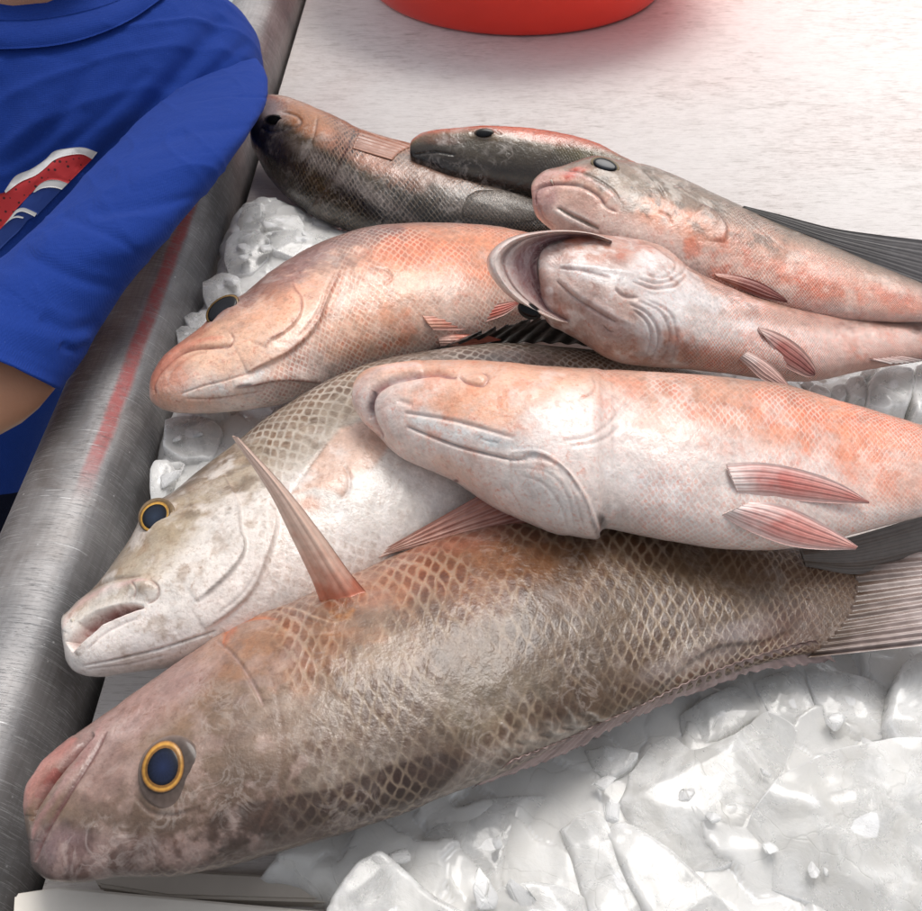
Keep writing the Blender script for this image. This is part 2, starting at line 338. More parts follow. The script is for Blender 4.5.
def cloth_mat(name, c):
    m, nt, p = mat_new(name)
    obj = nd(nt, 'ShaderNodeTexCoord').outputs['Object']
    w1 = nd(nt, 'ShaderNodeTexWave', {'Vector': obj, 'Scale': 330., 'Distortion': 2., 'Detail': 2.}, bands_direction='X').outputs[1]
    w2 = nd(nt, 'ShaderNodeTexWave', {'Vector': obj, 'Scale': 330., 'Distortion': 2., 'Detail': 2.}, bands_direction='Z').outputs[1]
    n = noise(nt, obj, 500., 4, .7); nb = noise(nt, obj, 18., 4); fl = ramp(nt, noise(nt, obj, 900., 2), .68, .76)
    v = mth(nt, 'ADD', .78, mth(nt, 'ADD', mth(nt, 'MULTIPLY', n, .28), mth(nt, 'MULTIPLY', nb, .16)))
    o = mixc(nt, 1., L4(c), nd(nt, 'ShaderNodeCombineColor', {0: v, 1: v, 2: v}).outputs[0], 'MULTIPLY')
    o = mixc(nt, mth(nt, 'MULTIPLY', fl, .18), o, L4((120, 140, 200)))
    nt.links.new(o, p.inputs['Base Color'])
    h = mth(nt, 'ADD', mth(nt, 'MULTIPLY', mth(nt, 'ADD', w1, w2), .25), mth(nt, 'ADD', n, mth(nt, 'MULTIPLY', nb, 3.)))
    bp = nd(nt, 'ShaderNodeBump', {'Strength': .4, 'Distance': .0009, 'Height': h}); nt.links.new(bp.outputs[0], p.inputs['Normal'])
    p.inputs['Roughness'].default_value = .9; p.inputs['Specular IOR Level'].default_value = .15
    p.inputs['Sheen Weight'].default_value = .03; p.inputs['Sheen Roughness'].default_value = .5
    return m
# ------------------------------------------------------------------ lofted bodies (fish, sleeve, trousers ...)
def loft(pairs, zf, rf, dv, nst=300, nph=200, use_depth=False, keel=.12, pw=.92, capsmooth=22, dens=None):
    """closed body through stations; each station is an oval section whose two outer edges, its height and its
    thickness are given, the oval's long axis leaning along dv (towards the back of the fish)"""
    P = np.array(pairs, float); n = len(P)
    w = np.r_[0, np.cumsum(.5*np.hypot(np.diff(P[:, 0]), np.diff(P[:, 1]))+.5*np.hypot(np.diff(P[:, 2]), np.diff(P[:, 3])))]
    zz = np.interp(np.arange(n), *zip(*zf)); rr = np.interp(np.arange(n), *zip(*rf))
    Q = np.c_[P, zz, rr]
    k = 40; D = catmull(Q, per=k); wd = np.interp(np.arange(len(D))/k, np.arange(n), w)
    x = np.linspace(0, 1, nst); g = (1-dens)*x+dens*x*x if dens else .45*x+.55*x*x
    ws = g/g[-1]*w[-1]
    S = np.stack([np.interp(ws, wd, D[:, j]) for j in range(6)], 1)
    A, B, z, r = S[:, :2], S[:, 2:4], S[:, 4], S[:, 5]
    # soften z and r
    for _ in range(12):
        z[1:-1] = .25*z[:-2]+.5*z[1:-1]+.25*z[2:]; r[1:-1] = .25*r[:-2]+.5*r[1:-1]+.25*r[2:]
    M = (A+B)/2
    Cn = und(M[:, 0], M[:, 1], z) if use_depth else unz(M[:, 0], M[:, 1], z)
    Cs = Cn.copy()
    pad = nst//5
    for _ in range(capsmooth*10):
        Cs[1:-1] = .25*Cs[:-2]+.5*Cs[1:-1]+.25*Cs[2:]
    # oval planes hold the sight line, so an edge traced from the side is the edge the body really has there
    AB0 = A-B; l0 = np.linalg.norm(AB0, axis=1); g0 = np.where(l0 >= 1)[0]
    for i in range(nst):
        if l0[i] < 1: AB0[i] = AB0[g0[np.argmin(abs(g0-i))]]
    AB0 = AB0/np.linalg.norm(AB0, axis=1, keepdims=True)
    for _ in range(20): AB0[1:-1] = .25*AB0[:-2]+.5*AB0[1:-1]+.25*AB0[2:]
    vw = Cs-CAM; vw /= np.linalg.norm(vw, axis=1, keepdims=True)
    T = np.cross(vw, AB0[:, :1]*RIGHT-AB0[:, 1:]*UP); T /= np.linalg.norm(T, axis=1, keepdims=True)
    if (T*(Cs[-1]-Cs[0])).sum() < 0: T = -T
    dvs = np.array(dv, float)
    if dvs.ndim == 2:
        tt = np.linspace(0, 1, nst); dvs = np.stack([np.interp(tt, np.linspace(0, 1, len(dv)), dvs[:, j]) for j in range(3)], 1)
    else: dvs = np.repeat(dvs[None], nst, 0)
    N = dvs-(dvs*T).sum(1, keepdims=True)*T; N /= np.linalg.norm(N, axis=1, keepdims=True)
    L = np.cross(T, N)
    ph = np.linspace(0, 2*np.pi, nph, endpoint=False)
    c, s = np.cos(ph), np.sin(ph)
    su = np.sign(s)*np.abs(s)**pw*(1-keel*c)
    H = np.full(nst, .03)
    AB = A-B; lab = np.maximum(np.linalg.norm(AB, axis=1), .3); ab = AB/lab[:, None]
    bad = np.linalg.norm(AB, axis=1) < 1
    if bad.any():
        g0 = np.where(~bad)[0]
        for i in np.where(bad)[0]: ab[i] = ab[g0[np.argmin(abs(g0-i))]]
    for it in range(14):
        V = Cn[:, None]+H[:, None, None]*(c[None, :, None]*N[:, None]+(r[:, None]*su[None])[..., None]*L[:, None])
        px, py, dd = proj(V)
        q = px*ab[:, :1]+py*ab[:, 1:]
        hi, lo = q.max(1), q.min(1)
        th, tl = (A*ab).sum(1), (B*ab).sum(1); tl = np.minimum(tl, th-.3)
        H = H*np.clip((th-tl)/(hi-lo), .5, 2)
        sh = ((th+tl)/2-(hi+lo)/2)
        dm = proj(Cn)[2]
        Cn = Cn+(sh*dm/F)[:, None]*(ab[:, :1]*RIGHT-ab[:, 1:]*UP)
    V = Cn[:, None]+H[:, None, None]*(c[None, :, None]*N[:, None]+(r[:, None]*su[None])[..., None]*L[:, None])
    return dict(V=V, Cn=Cn, H=H, N=N, L=L, T=T, ph=ph, r=r, t=ws/w[-1])
GS = .68
class Skin:
    """a lofted body plus relief and pigment given as strokes along the features"""
    def __init__(s, lo, warp=0., seed=0):
        s.lo = lo; s.V = lo['V'].copy(); s.nst, s.nph = s.V.shape[:2]
        s.N = s.outn(s.V); s.px, s.py, s.D = proj(s.V)
        view = CAM-s.V; view /= np.linalg.norm(view, axis=2, keepdims=True)
        s.face = smooth(-.05, .12, (s.N*view).sum(2))
        s.q = np.cos(lo['ph'])[None]*np.ones((s.nst, 1))
        s.t = lo['t'][:, None]*np.ones((1, s.nph))
        s.n1 = fbm(s.V*35, 4, seed); s.n2 = fbm(s.V*110, 4, seed+9); s.n3 = fbm(s.V*300, 3, seed+20)
        s.sat = 1.16; s.gain = .95
        s.disp = np.zeros((s.nst, s.nph)); s.amt = np.ones((s.nst, s.nph)); s.seed = seed
        s.wx = s.px+2.0*s.n2; s.wy = s.py+2.0*fbm(s.V*110+50, 4, seed+33)
    def outn(s, V):
        n = gridnorm(V); c = V.mean(1, keepdims=True)
        return n if ((V-c)*n).sum() > 0 else -n
    def ramp(s, stops, amp=.16):
        q = s.q+amp*s.n1+amp*.5*s.n2
        q = np.clip(q, -1, 1); st = sorted(stops); xs = [a for a, _ in st]; cs_ = np.array([lin(b) for _, b in st])
        s.col = np.stack([np.interp(q, xs, cs_[:, k]) for k in range(3)], 2)
    def mixin(s, m, c):
        m = np.clip(m, 0, 1)[..., None]; s.col = s.col*(1-m)+lin(c)*m
    def trange(s, a, b, c, al=1.):
        s.mixin(al*smooth(a, b, s.t+.03*s.n1), c)
    def blob(s, x, y, rx, ry, c, al=1., ang=0, hard=.4, nz=.5):
        a = math.radians(ang); dx, dy = s.px-x, s.py-y
        u = (dx*math.cos(a)+dy*math.sin(a))/rx; v = (-dx*math.sin(a)+dy*math.cos(a))/ry
        d = np.hypot(u, v)+nz*(.6*s.n1+.6*s.n2+.2*s.n3)
        s.mixin(al*smooth(1.+(1-hard)*.5, hard, d)*s.face, c)
    def mottle(s, poly, c, al=.7, fr=150, lo=.0, hi=.35, soft=8, sd=0):
        f = fbm(s.V*fr+sd*3.3, 5, s.seed+sd)
        s.mixin(al*smooth(lo, hi, f)*s.inside(poly, soft)*s.face, c)
    def stroke(s, poly, w, c, al=1., taper=True, nz=1.):
        pl = resamp(poly, 40); x, y = (s.px+nz*1.5*s.n2, s.py+nz*1.5*s.n1)
        d, sd, fr = pdist(x, y, pl); ww = w*(np.sqrt(np.clip(1-(2*fr-1)**4, 0.02, 1)) if taper else 1)
        s.mixin(al*np.exp(-(d/ww)**2)*s.face*(1+.4*s.n3), c)
    def patch(s, poly, c, al=1., soft=3.):
        m = s.inside(poly, soft)*s.face; s.mixin(al*m, c)
    def inside(s, poly, soft=3., nz=3.):
        P = np.asarray(poly, float); x, y = s.px+nz*s.n2, s.py+nz*s.n1; ins = np.zeros(x.shape, bool); n = len(P)
        for i in range(n):
            a, b = P[i], P[(i+1) % n]
            cnd = (a[1] > y) != (b[1] > y)
            ins ^= cnd & (x < (b[0]-a[0])*(y-a[1])/((b[1]-a[1]) or 1e-9)+a[0])
        d, _, _ = pdist(x, y, np.vstack([P, P[:1]]))
        return smooth(-soft, soft, np.where(ins, d, -d))
    def wash(s, x, y, rx, ry, ang=0, al=.55):
        a = math.radians(ang); dx, dy = s.px-x, s.py-y
        d = np.hypot((dx*math.cos(a)+dy*math.sin(a))/rx, (-dx*math.sin(a)+dy*math.cos(a))/ry)+.35*s.n1+.45*s.n2
        s.amt *= 1-al*smooth(1.1, .4, d)*s.face
    def groove(s, poly, w, dep, c=None, al=.6, taper=True):
        """dep in mm; negative raises a ridge"""
        pl = resamp(poly, 48); d, sd, fr = pdist(s.px, s.py, pl)
        tp = np.sqrt(np.clip(1-(2*fr-1)**6, 0, 1)) if taper else 1
        s.disp -= GS*dep*(.55 if dep < 0 else 1)*.001*np.exp(-(d/(w*(1.3 if dep < 0 else .85)))**2)*tp*s.face*(1+.35*s.n2)
        if c is not None: s.stroke(poly, w*.7, c, al, nz=.3)
    def step(s, poly, hgt, wi, wo=1.2, c=None, al=.5):
        """a plate edge: raised on the left of travel (screen), dropping sharply across the line"""
        pl = resamp(poly, 48); d, sd, fr = pdist(s.px, s.py, pl)
        tp = np.sqrt(np.clip(1-(2*fr-1)**6, 0, 1))
        s.disp += hgt*.001*tp*s.face*np.where(sd > 0, np.exp(-(d/wi)**2), np.exp(-(d/wo)**2))
        if c is not None: s.stroke(poly, 1.6, c, al, nz=.2)
    def dent(s, poly, dep, soft=4):
        s.disp -= dep*.001*s.inside(poly, soft, .5)*s.face
    def bump(s, x, y, rx, ry, hgt, ang=0):
        a = math.radians(ang); dx, dy = s.px-x, s.py-y
        u = (dx*math.cos(a)+dy*math.sin(a))/rx; v = (-dx*math.sin(a)+dy*math.cos(a))/ry
        s.disp += hgt*.001*np.exp(-(u*u+v*v))*s.face
    def noscale(s, poly, soft=14):
        s.amt *= 1-s.inside(poly, soft, 8)*s.face
    def finish(s, rows=44, ua=1.5):
        d = s.disp*np.clip(s.t/.035, 0, 1)**.5
        s.amt *= smooth(.02, .05, s.t)
        s.V = s.V+s.N*(d+.00035*s.n2+.0006*s.n1)[..., None]
        lo = s.lo; ds = np.r_[0, np.linalg.norm(np.diff(lo['Cn'], axis=0), axis=1)]
        # scale rows keep their number round the body, so scales shrink with it towards the tail
        Hs = np.maximum(lo['H'], .012)
        for _ in range(60): Hs[1:-1] = .25*Hs[:-2]+.5*Hs[1:-1]+.25*Hs[2:]
        cell = 2*np.pi*Hs*.8/rows
        u = np.cumsum(ds/cell)*.5*ua
        v = lo['ph']/(2*np.pi)*rows*.5
        s.uv = np.stack(np.broadcast_arrays(u[:, None], v[None]), -1)
        return s
    def bvh(s):
        return BVHTree.FromPolygons([Vector(v) for v in s.V.reshape(-1, 3)], grid_faces(s.nst, s.nph, True).tolist())
    def build(s, name, mat, parent, amt=None):
        f = grid_faces(s.nst, s.nph, True)
        n = s.nst*s.nph
        V = np.vstack([s.V.reshape(-1, 3), s.V[0].mean(0), s.V[-1].mean(0)])
        tri = [(n, (j+1) % s.nph, j) for j in range(s.nph)]+[(n+1, n-s.nph+j, n-s.nph+(j+1) % s.nph) for j in range(s.nph)]
        fl = [tuple(x) for x in f.tolist()]+tri
        ext = lambda a, k: np.vstack([a.reshape(-1, k), a[0].reshape(-1, k).mean(0), a[-1].reshape(-1, k).mean(0)])
        # consistent outward winding
        lum = s.col.mean(2, keepdims=True); s.col = np.clip((lum+(s.col-lum)*s.sat)*s.gain, .01, .95)
        cols = ext(s.col, 3); uv = ext(s.uv, 2); am = ext(s.amt[..., None], 1)
        v = V; a, b, c_ = v[f[:, 0]], v[f[:, 1]], v[f[:, 2]]
        nrm = np.cross(b-a, c_-a).reshape(s.nst-1, s.nph, 3); out = (nrm*s.N[:-1]).sum()
        if out < 0: fl = [t[::-1] for t in fl]
        return mesh_obj(name, V, fl, mat, parent, cols=cols, uvs=uv, amt=am)
def hit(bv, px, py):
    d = Vector(ray(px, py)).normalized(); r = bv.ray_cast(Vector(CAM), d)
    return r
def depth_at(bv, px, py, default):
    r = hit(bv, px, py)
    return float((np.array(r[0])-CAM)@FWD) if r[0] is not None else default
# ------------------------------------------------------------------ fins
def fin(name, mat, parent, base, tip, c0, c1, bv=None, D=None, lift=(.0005, .004), hug=False, nu=60, nv=30, rays=12, rip=.0006, along='v', thick=.0007, curve=0., cm=None, rag=0., bow=0.):
    """thin fin between a root line and a tip line; rays run root to tip ('v') or along both ('u')"""
    b = resamp(base, nu); t = resamp(tip, nu); v = np.linspace(0, 1, nv)
    g = rng.normal(size=nu); g = np.convolve(g, np.ones(3)/3, 'same')*rag
    vv = v[None]*(1+g[:, None]*v[None]**2)
    P = b[:, None]*(1-vv[..., None])+t[:, None]*vv[..., None]
    if curve: 
        d = (t-b); pr = np.stack([-d[:, 1], d[:, 0]], 1); P = P+pr[:, None]*(curve*np.sin(np.pi*v)[None, :, None])
    if D is None:
        if hug: 
            Dg = np.array([[depth_at(bv, x, y, np.nan) for x, y in row] for row in P])
        else:
            Db = np.array([depth_at(bv, x, y, np.nan) for x, y in b]); Dg = np.repeat(Db[:, None], nv, 1)
        if np.isnan(Dg).any():
            fb = np.nanmean(Dg)
            for i in range(nu):
                row = Dg[i]; ok = ~np.isnan(row)
                Dg[i] = np.interp(np.arange(nv), np.where(ok)[0], row[ok]) if ok.any() else np.nan
            col_ok = ~np.isnan(Dg[:, 0])
            for i in range(nu):
                if np.isnan(Dg[i, 0]): Dg[i] = Dg[np.where(col_ok)[0][np.argmin(abs(np.where(col_ok)[0]-i))]] if col_ok.any() else fb
        if hug:
            for _ in range(6):
                Dg[1:-1] = .25*Dg[:-2]+.5*Dg[1:-1]+.25*Dg[2:]
    else:
        Dg = D[0]*(1-v)[None]+D[1]*v[None]+np.zeros((nu, 1))
    Dg = Dg-(lift[0]*(1-v)+lift[1]*v)[None]-bow*np.sin(np.pi*v)[None]
    W = und(P[..., 0], P[..., 1], Dg)
    n = np.cross(np.gradient(W, axis=0), np.gradient(W, axis=1)); n /= np.maximum(np.linalg.norm(n, axis=2, keepdims=True), 1e-12)
    if (n*(CAM-W)).sum() < 0: n = -n
    U = np.linspace(0, 1, nu)[:, None]*np.ones((1, nv)); Vv = v[None]*np.ones((nu, 1))
    ru = U if along == 'v' else Vv
    W = W+n*(.6*rip*np.cos(ru*rays*2*np.pi))[..., None]
    nz = fbm(W*200, 3, 5); k = np.clip(Vv+.25*nz, 0, 1)[..., None] if along == 'v' else np.clip(U+.25*nz, 0, 1)[..., None]
    if cm is not None:
        col = np.where(k < .5, lin(c0)*(1-2*k)+lin(cm)*2*k, lin(cm)*(2-2*k)+lin(c1)*(2*k-1))
    else: col = lin(c0)*(1-k)+lin(c1)*k
    back = W-n*(thick*(1.05-.7*(Vv if along == 'v' else U)))[..., None]
    f = grid_faces(nu, nv).tolist(); m = nu*nv
    fs = [tuple(q) for q in f]+[tuple(m+x for x in q[::-1]) for q in f]
    ring = [i*nv for i in range(nu)]+[(nu-1)*nv+j for j in range(1, nv)]+[i*nv+nv-1 for i in range(nu-2, -1, -1)]+[j for j in range(nv-2, 0, -1)]
    for a, b_ in zip(ring, ring[1:]+ring[:1]): fs.append((b_, a, m+a, m+b_))
    uv = np.stack([ru, Vv if along == 'v' else U], -1)
    return mesh_obj(name, np.vstack([W.reshape(-1, 3), back.reshape(-1, 3)]), fs, mat, parent, cols=np.vstack([col.reshape(-1, 3)]*2), uvs=np.vstack([uv.reshape(-1, 2)]*2))
# ------------------------------------------------------------------ eyes
def eye(parent, bv, cx, cy, ra, rb, ang, pupil, ring, socket, bulge=.0035, pc=None, D=None, name='eye', iris=None):
    """socket + golden iris ring as one dome, the dark pupil as its own dome on top. ellipses as (scale) of ra, rb"""
    r = hit(bv, cx, cy) if bv else (None, None)
    p0 = np.array(r[0]) if r[0] is not None else und(cx, cy, D)
    if r[0] is not None:
        ns = []
        for dx in (-.7, 0, .7):
            for dy in (-.7, 0, .7):
                h = hit(bv, cx+dx*ra, cy+dy*rb)
                if h[0] is not None: ns.append(np.array(h[1]))
        n = np.mean(ns, 0)
    else: n = CAM-p0
    v = (CAM-p0)/np.linalg.norm(CAM-p0); n = n/np.linalg.norm(n)
    if n@v < 0: n = -n
    n = n*.65+v*.35; n /= np.linalg.norm(n)
    a = math.radians(ang)
    def dome(cx, cy, ra, rb, h0, hb, cols, nr=14, na=48):
        V = [und(cx, cy, 1.)]; out = []; cc = []
        for i in range(nr+1):
            rho = i/nr
            for j in range(na):
                th = 2*np.pi*j/na; wv_ = 1+.03*math.sin(2*th+cx)+.018*math.sin(3*th+cy); ex, ey = wv_*ra*rho*math.cos(th), wv_*rb*rho*math.sin(th)
                x = cx+ex*math.cos(a)-ey*math.sin(a); y = cy+ex*math.sin(a)+ey*math.cos(a)
                d = ray(x, y); k = ((p0-CAM)@n)/(d@n); q = CAM+d*k
                out.append(q-d/np.linalg.norm(d)*(h0+hb*math.sqrt(max(0, 1-rho*rho*.98))))
                c = lin([np.interp(rho, [s[0] for s in cols], [s[1][u] for s in cols]) for u in range(3)])
                cc.append(c*(1+.12*math.sin(th*17+rho*9)*(.3 < rho < .95)+.22*math.sin(th*2+cx)*(rho > .6)))
        # skirt into the head
        for j in range(na):
            out.append(out[nr*na+j]-n*.006); cc.append(cc[nr*na+j])
        fs = grid_faces(nr+2, na, True).tolist()
        V = np.array(out); F0 = np.array(fs); nn = np.cross(V[F0[:, 1]]-V[F0[:, 0]], V[F0[:, 2]]-V[F0[:, 0]])
        if (nn[na*3:na*8]@n).sum() < 0: fs = [q[::-1] for q in fs]
        return V, fs, cc
    V, fs, cc = dome(cx, cy, ra, rb, -.0012, bulge, socket)
    e = mesh_obj(name, V, [tuple(f) for f in fs], EYE, parent, cols=cc)
    pcx, pcy = pc if pc else (cx, cy)
    def sub(nm, dat):
        V, fs, cc = dat
        o = mesh_obj(nm, V, [tuple(f) for f in fs], EYE, None, cols=cc)
        o.data.transform(__import__('mathutils').Matrix.Translation(-Vector(parent.location))); o.parent = e
    if iris: sub('iris', dome(pcx, pcy, ra*ring*iris[0], rb*ring*iris[0], bulge*.42, bulge*.62, iris[1]))
    sub('pupil', dome(pcx, pcy, ra*ring, rb*ring, bulge*.62, bulge*.50, pupil))
    return e
EYE = attr_mat('wet_eye', .16, .16)
PUP = [(0, (34, 44, 66)), (.6, (26, 32, 48)), (.9, (12, 13, 18)), (.97, (150, 105, 30)), (1, (190, 140, 50))]
GRP = 'snappers piled on the ice'
def fish_root(label, loc): return empty('snapper', loc, label, 'fish', GRP)
M_brown = fish_mat('brown_snapper_skin', (178, 156, 132), (184, 150, 124), netamt=1., mottle=.42, coat=.36, slm=.12, wisp=.16, rough=.36, sb=.55)
M_grey = fish_mat('silver_snapper_skin', (220, 210, 198), (176, 146, 122), netamt=1., mottle=.32, coat=.32)
M_white = fish_mat('pale_snapper_skin', (250, 238, 232), (236, 150, 118), netamt=.75, mottle=.34, coat=.32, sss=.1)
M_pink = fish_mat('pink_snapper_skin', (250, 226, 212), (206, 126, 98), netamt=.7, mottle=.38, coat=.35, sss=.1)
M_dark = fish_mat('dark_snapper_skin', (120, 104, 86), (42, 34, 26), netamt=.9, mottle=.30, coat=.7, rough=.3)
M_dark2 = fish_mat('olive_black_snapper_skin', (96, 82, 62), (60, 50, 40), netamt=.6, mottle=.30, coat=.8, rough=.26)
def fm(nm, rays, dark, **k): return fin_mat(nm, rays, dark, **k)
M_finpink = fm('pink_fin', 9, (190, 140, 130), lines=.45); M_finred = fm('red_fin', 10, (206, 140, 130), lines=.5)
M_findark = fm('dark_fin', 12, (140, 132, 130), lines=.35); M_fintail = fm('tail_fin_skin', 9, (134, 112, 106), lines=.42)
M_fintan = fm('tan_fin', 5, (226, 190, 172), lines=.28)
M_spine = fm('spiny_dorsal_fin', 11, (60, 54, 52), lines=.9)

# ================================================= front brown snapper, back towards the camera
P1 = [(24,812,24,816),(25,800,27,836),(31,783,31,862),(46,762,38,873),(73,737,52,881),(107,712,85,882),(143,686,125,876),(179,661,170,876),(215,636,215,869),(250,617,262,857),(300,599,320,841),(350,576,385,820),(400,553,440,799),(460,530,500,774),(530,515,563,745),(610,508,625,716),(690,512,690,690),(760,525,750,668),(800,540,785,658),(840,554,822,651),(872,566,852,640)]
lo = loft(P1, [(0, .036), (4, .040), (10, .046), (14, .045), (20, .040)], [(0, .42), (3, .46), (10, .52), (14, .42), (17, .24), (20, .05)], (.25, -1, .10), nst=520, nph=420)
k = Skin(lo, seed=1)
k.ramp([(1, (96, 80, 72)), (.75, (110, 92, 80)), (.45, (136, 116, 102)), (.1, (152, 128, 110)), (-.35, (168, 136, 118)), (-1, (200, 168, 156))]); k.sat = 1.3; k.gain = .66
k.trange(.35, .8, (98, 78, 60), .85)
k.blob(150, 690, 120, 34, (196, 166, 160), .8, -35)            # chin and cheek, mauve
k.blob(90, 760, 50, 60, (182, 154, 148), .7, -40); k.blob(65, 850, 42, 30, (156, 132, 134), .7)
k.blob(120, 730, 30, 12, (215, 190, 184), .5, -30); k.blob(240, 640, 50, 26, (190, 154, 130), .5, -20); k.blob(300, 650, 60, 40, (184, 140, 112), .6)
k.blob(400, 575, 60, 26, (200, 150, 128), .7, -18); k.blob(480, 575, 75, 46, (166, 112, 82), .65, -10); k.blob(560, 580, 60, 40, (146, 98, 66), .6)
k.blob(460, 540, 60, 14, (186, 130, 112), .7, -12)
k.blob(270, 720, 60, 38, (168, 148, 134), .7); k.blob(385, 655, 42, 26, (196, 176, 158), .45, -25); k.blob(440, 690, 30, 16, (200, 186, 172), .35); k.blob(345, 710, 55, 36, (176, 158, 142), .45)
k.blob(360, 770, 70, 26, (150, 138, 128), .7, -20); k.blob(500, 700, 60, 30, (168, 156, 136), .5, -20)
k.blob(640, 600, 110, 46, (104, 82, 60), .6, 5); k.blob(700, 660, 60, 14, (150, 140, 138), .6, -18); k.blob(745, 630, 40, 12, (156, 148, 150), .55, -10)
k.blob(545, 738, 55, 16, (206, 196, 186), .6, -14, hard=.2); k.blob(470, 775, 60, 16, (176, 166, 158), .5, -22)
k.patch([(195, 842), (215, 812), (250, 802), (290, 795), (330, 788), (390, 765), (440, 752), (470, 760), (440, 790), (380, 815), (320, 835), (250, 853), (215, 860)], (74, 58, 50), .9, 3)  # dark lower band: shade and reflection on the flank painted into the skin
k.patch([(60, 846), (90, 838), (150, 836), (200, 846), (215, 866), (150, 874), (90, 880), (50, 876)], (112, 90, 84), .6, 6)
k.blob(300, 838, 80, 9, (128, 112, 104), .6, -14)  # pale streak painted for the reflection along the lower edge
k.blob(790, 630, 40, 30, (112, 82, 70), .7)
for w_ in ((385, 655, 46, 30, -25), (300, 720, 60, 40, 0), (345, 770, 80, 30, -20), (470, 775, 70, 18, -22), (690, 655, 80, 16, -18), (545, 735, 60, 16, -14), (300, 830, 140, 22, -14), (360, 620, 40, 20, 0), (500, 690, 50, 22, -20)): k.wash(*w_)
k.noscale([(20, 900), (10, 700), (200, 620), (258, 610), (290, 660), (300, 720), (290, 800), (270, 860)], 18)
for b in ((60, 765, 26, 44), ): pass
# mouth: two lips with a slit between, cheek folds
k.groove(z7((88, 505), (102, 460), (140, 400), (185, 345), (225, 300), (262, 262)), 3.2, 4.2, (120, 66, 66), .85)
k.groove(z7((70, 490), (78, 430), (115, 365), (165, 315), (215, 275)), 6, -3.2, (208, 150, 142), .8)
k.groove(z7((92, 560), (108, 510), (150, 450), (195, 385), (240, 320), (285, 240)), 5, -2.6, (200, 160, 156), .75)
k.groove(z7((98, 620), (118, 560), (150, 500), (200, 420), (245, 350), (300, 255)), 2.4, 1.6, (126, 92, 90), .7)
k.stroke(z7((100, 440), (130, 395), (160, 360)), 4, (150, 60, 60), .6)
for o in range(0): k.groove([(95+o*13, 800-o*6), (112+o*13, 770-o*7), (120+o*12, 735-o*5)], 2.2, .8, (140, 112, 104), .35)
k.groove(z7((600, 0), (640, 30), (680, 80), (715, 140), (735, 185)), 2.4, 1.8, (206, 178, 170), .7); pass
k.groove(zh((95, 430), (110, 380), (160, 345), (240, 325), (330, 330)), 2.5, 1.2, (226, 140, 104), .8); k.stroke(zh((100, 440), (118, 395), (150, 362)), 3.5, (222, 140, 112), .6)
k.step(zh((560, 420), (540, 520), (560, 620), (600, 671)), .4, 16, 2, (160, 124, 110), .35)
k.groove(zh((320, 285), (400, 295), (480, 325), (560, 345), (630, 330)), 1.6, -1.2, (240, 205, 180), .8); k.groove(zh((350, 300), (440, 330), (520, 352)), 1.3, .8, (176, 124, 96), .6)
k.groove(zh((250, 380), (360, 395), (480, 392), (580, 385)), 1.3, .5, (226, 190, 168), .5)
k.bump(340, 592, 26, 14, 3., -15); k.stroke(zh((500, 250), (560, 270), (650, 250), (690, 200)), 5, (200, 116, 84), .7); k.stroke(zh((540, 300), (600, 318), (650, 290)), 4, (232, 160, 104), .7)
k.groove([(262, 640), (275, 690), (282, 740), (276, 790), (255, 838)], 4, .4, (132, 106, 94), .25)
k.groove([(135, 795), (150, 812), (175, 816), (200, 808)], 3, 1.0, (128, 108, 100), .5)
k.bump(170, 770, 32, 38, 2.2, 20)
for gx, gy in ((70, 820), (92, 828), (105, 800), (118, 838), (88, 796)): k.bump(gx, gy, 6, 5, .8)
# frilled loose scales on the flank and the fold where the soft dorsal fin lies flat
for a in range(9): k.groove([(500+a*11, 722-a*1.6+6*math.sin(a*1.9)), (508+a*11, 732-a*2), (503+a*12, 744-a*3), (514+a*12, 750-a*4)], 2.2, 1.3 if a % 2 else -1.5, (120, 96, 78) if a % 2 else (226, 220, 212), .5)
k.step([(655, 690), (690, 660), (720, 645), (760, 640), (790, 628)], 1.2, 14, 2.5, (120, 108, 104), .4)
hd = [(25, 800), (100, 715), (230, 632), (310, 600), (320, 700), (310, 800), (240, 865), (60, 885), (25, 850)]
k.mottle(hd, (214, 190, 182), .38, 120, .02, .4, 10, 1); k.mottle(hd, (108, 84, 76), .32, 90, .05, .4, 10, 2); k.mottle([(170, 670), (300, 600), (420, 560), (420, 640), (300, 700)], (196, 144, 112), .35, 110, .0, .35, 10, 3)
k.mottle([(300, 600), (700, 520), (800, 640), (560, 740), (320, 830)], (180, 160, 140), .18, 60, .05, .4, 14, 4); k.mottle([(300, 600), (700, 520), (800, 640), (560, 740), (320, 830)], (84, 62, 48), .4, 45, .05, .4, 14, 5)
k.trange(.90, .99, (92, 70, 56), .8); k.amt *= 1-.8*smooth(.93, 1., k.t)
k.groove(z7((88, 505), (102, 460), (140, 400), (185, 345), (225, 300), (262, 262)), 2.4, 2.5, (104, 56, 56), .9); k.stroke(z7((98, 620), (118, 560), (150, 500), (200, 420), (245, 350), (300, 255)), 2, (120, 84, 80), .7); k.stroke(z7((75, 470), (90, 420), (125, 365), (175, 315), (215, 280)), 6, (214, 160, 152), .6)
k.finish(rows=54, ua=1.6)
cen = k.V.mean((0, 1)); R1 = fish_root('largest brown snapper at the very front, lying on its side with a yellow ringed eye', (cen[0], cen[1], 0.012))
k.build('body', M_brown, R1); BV1 = k.bvh()
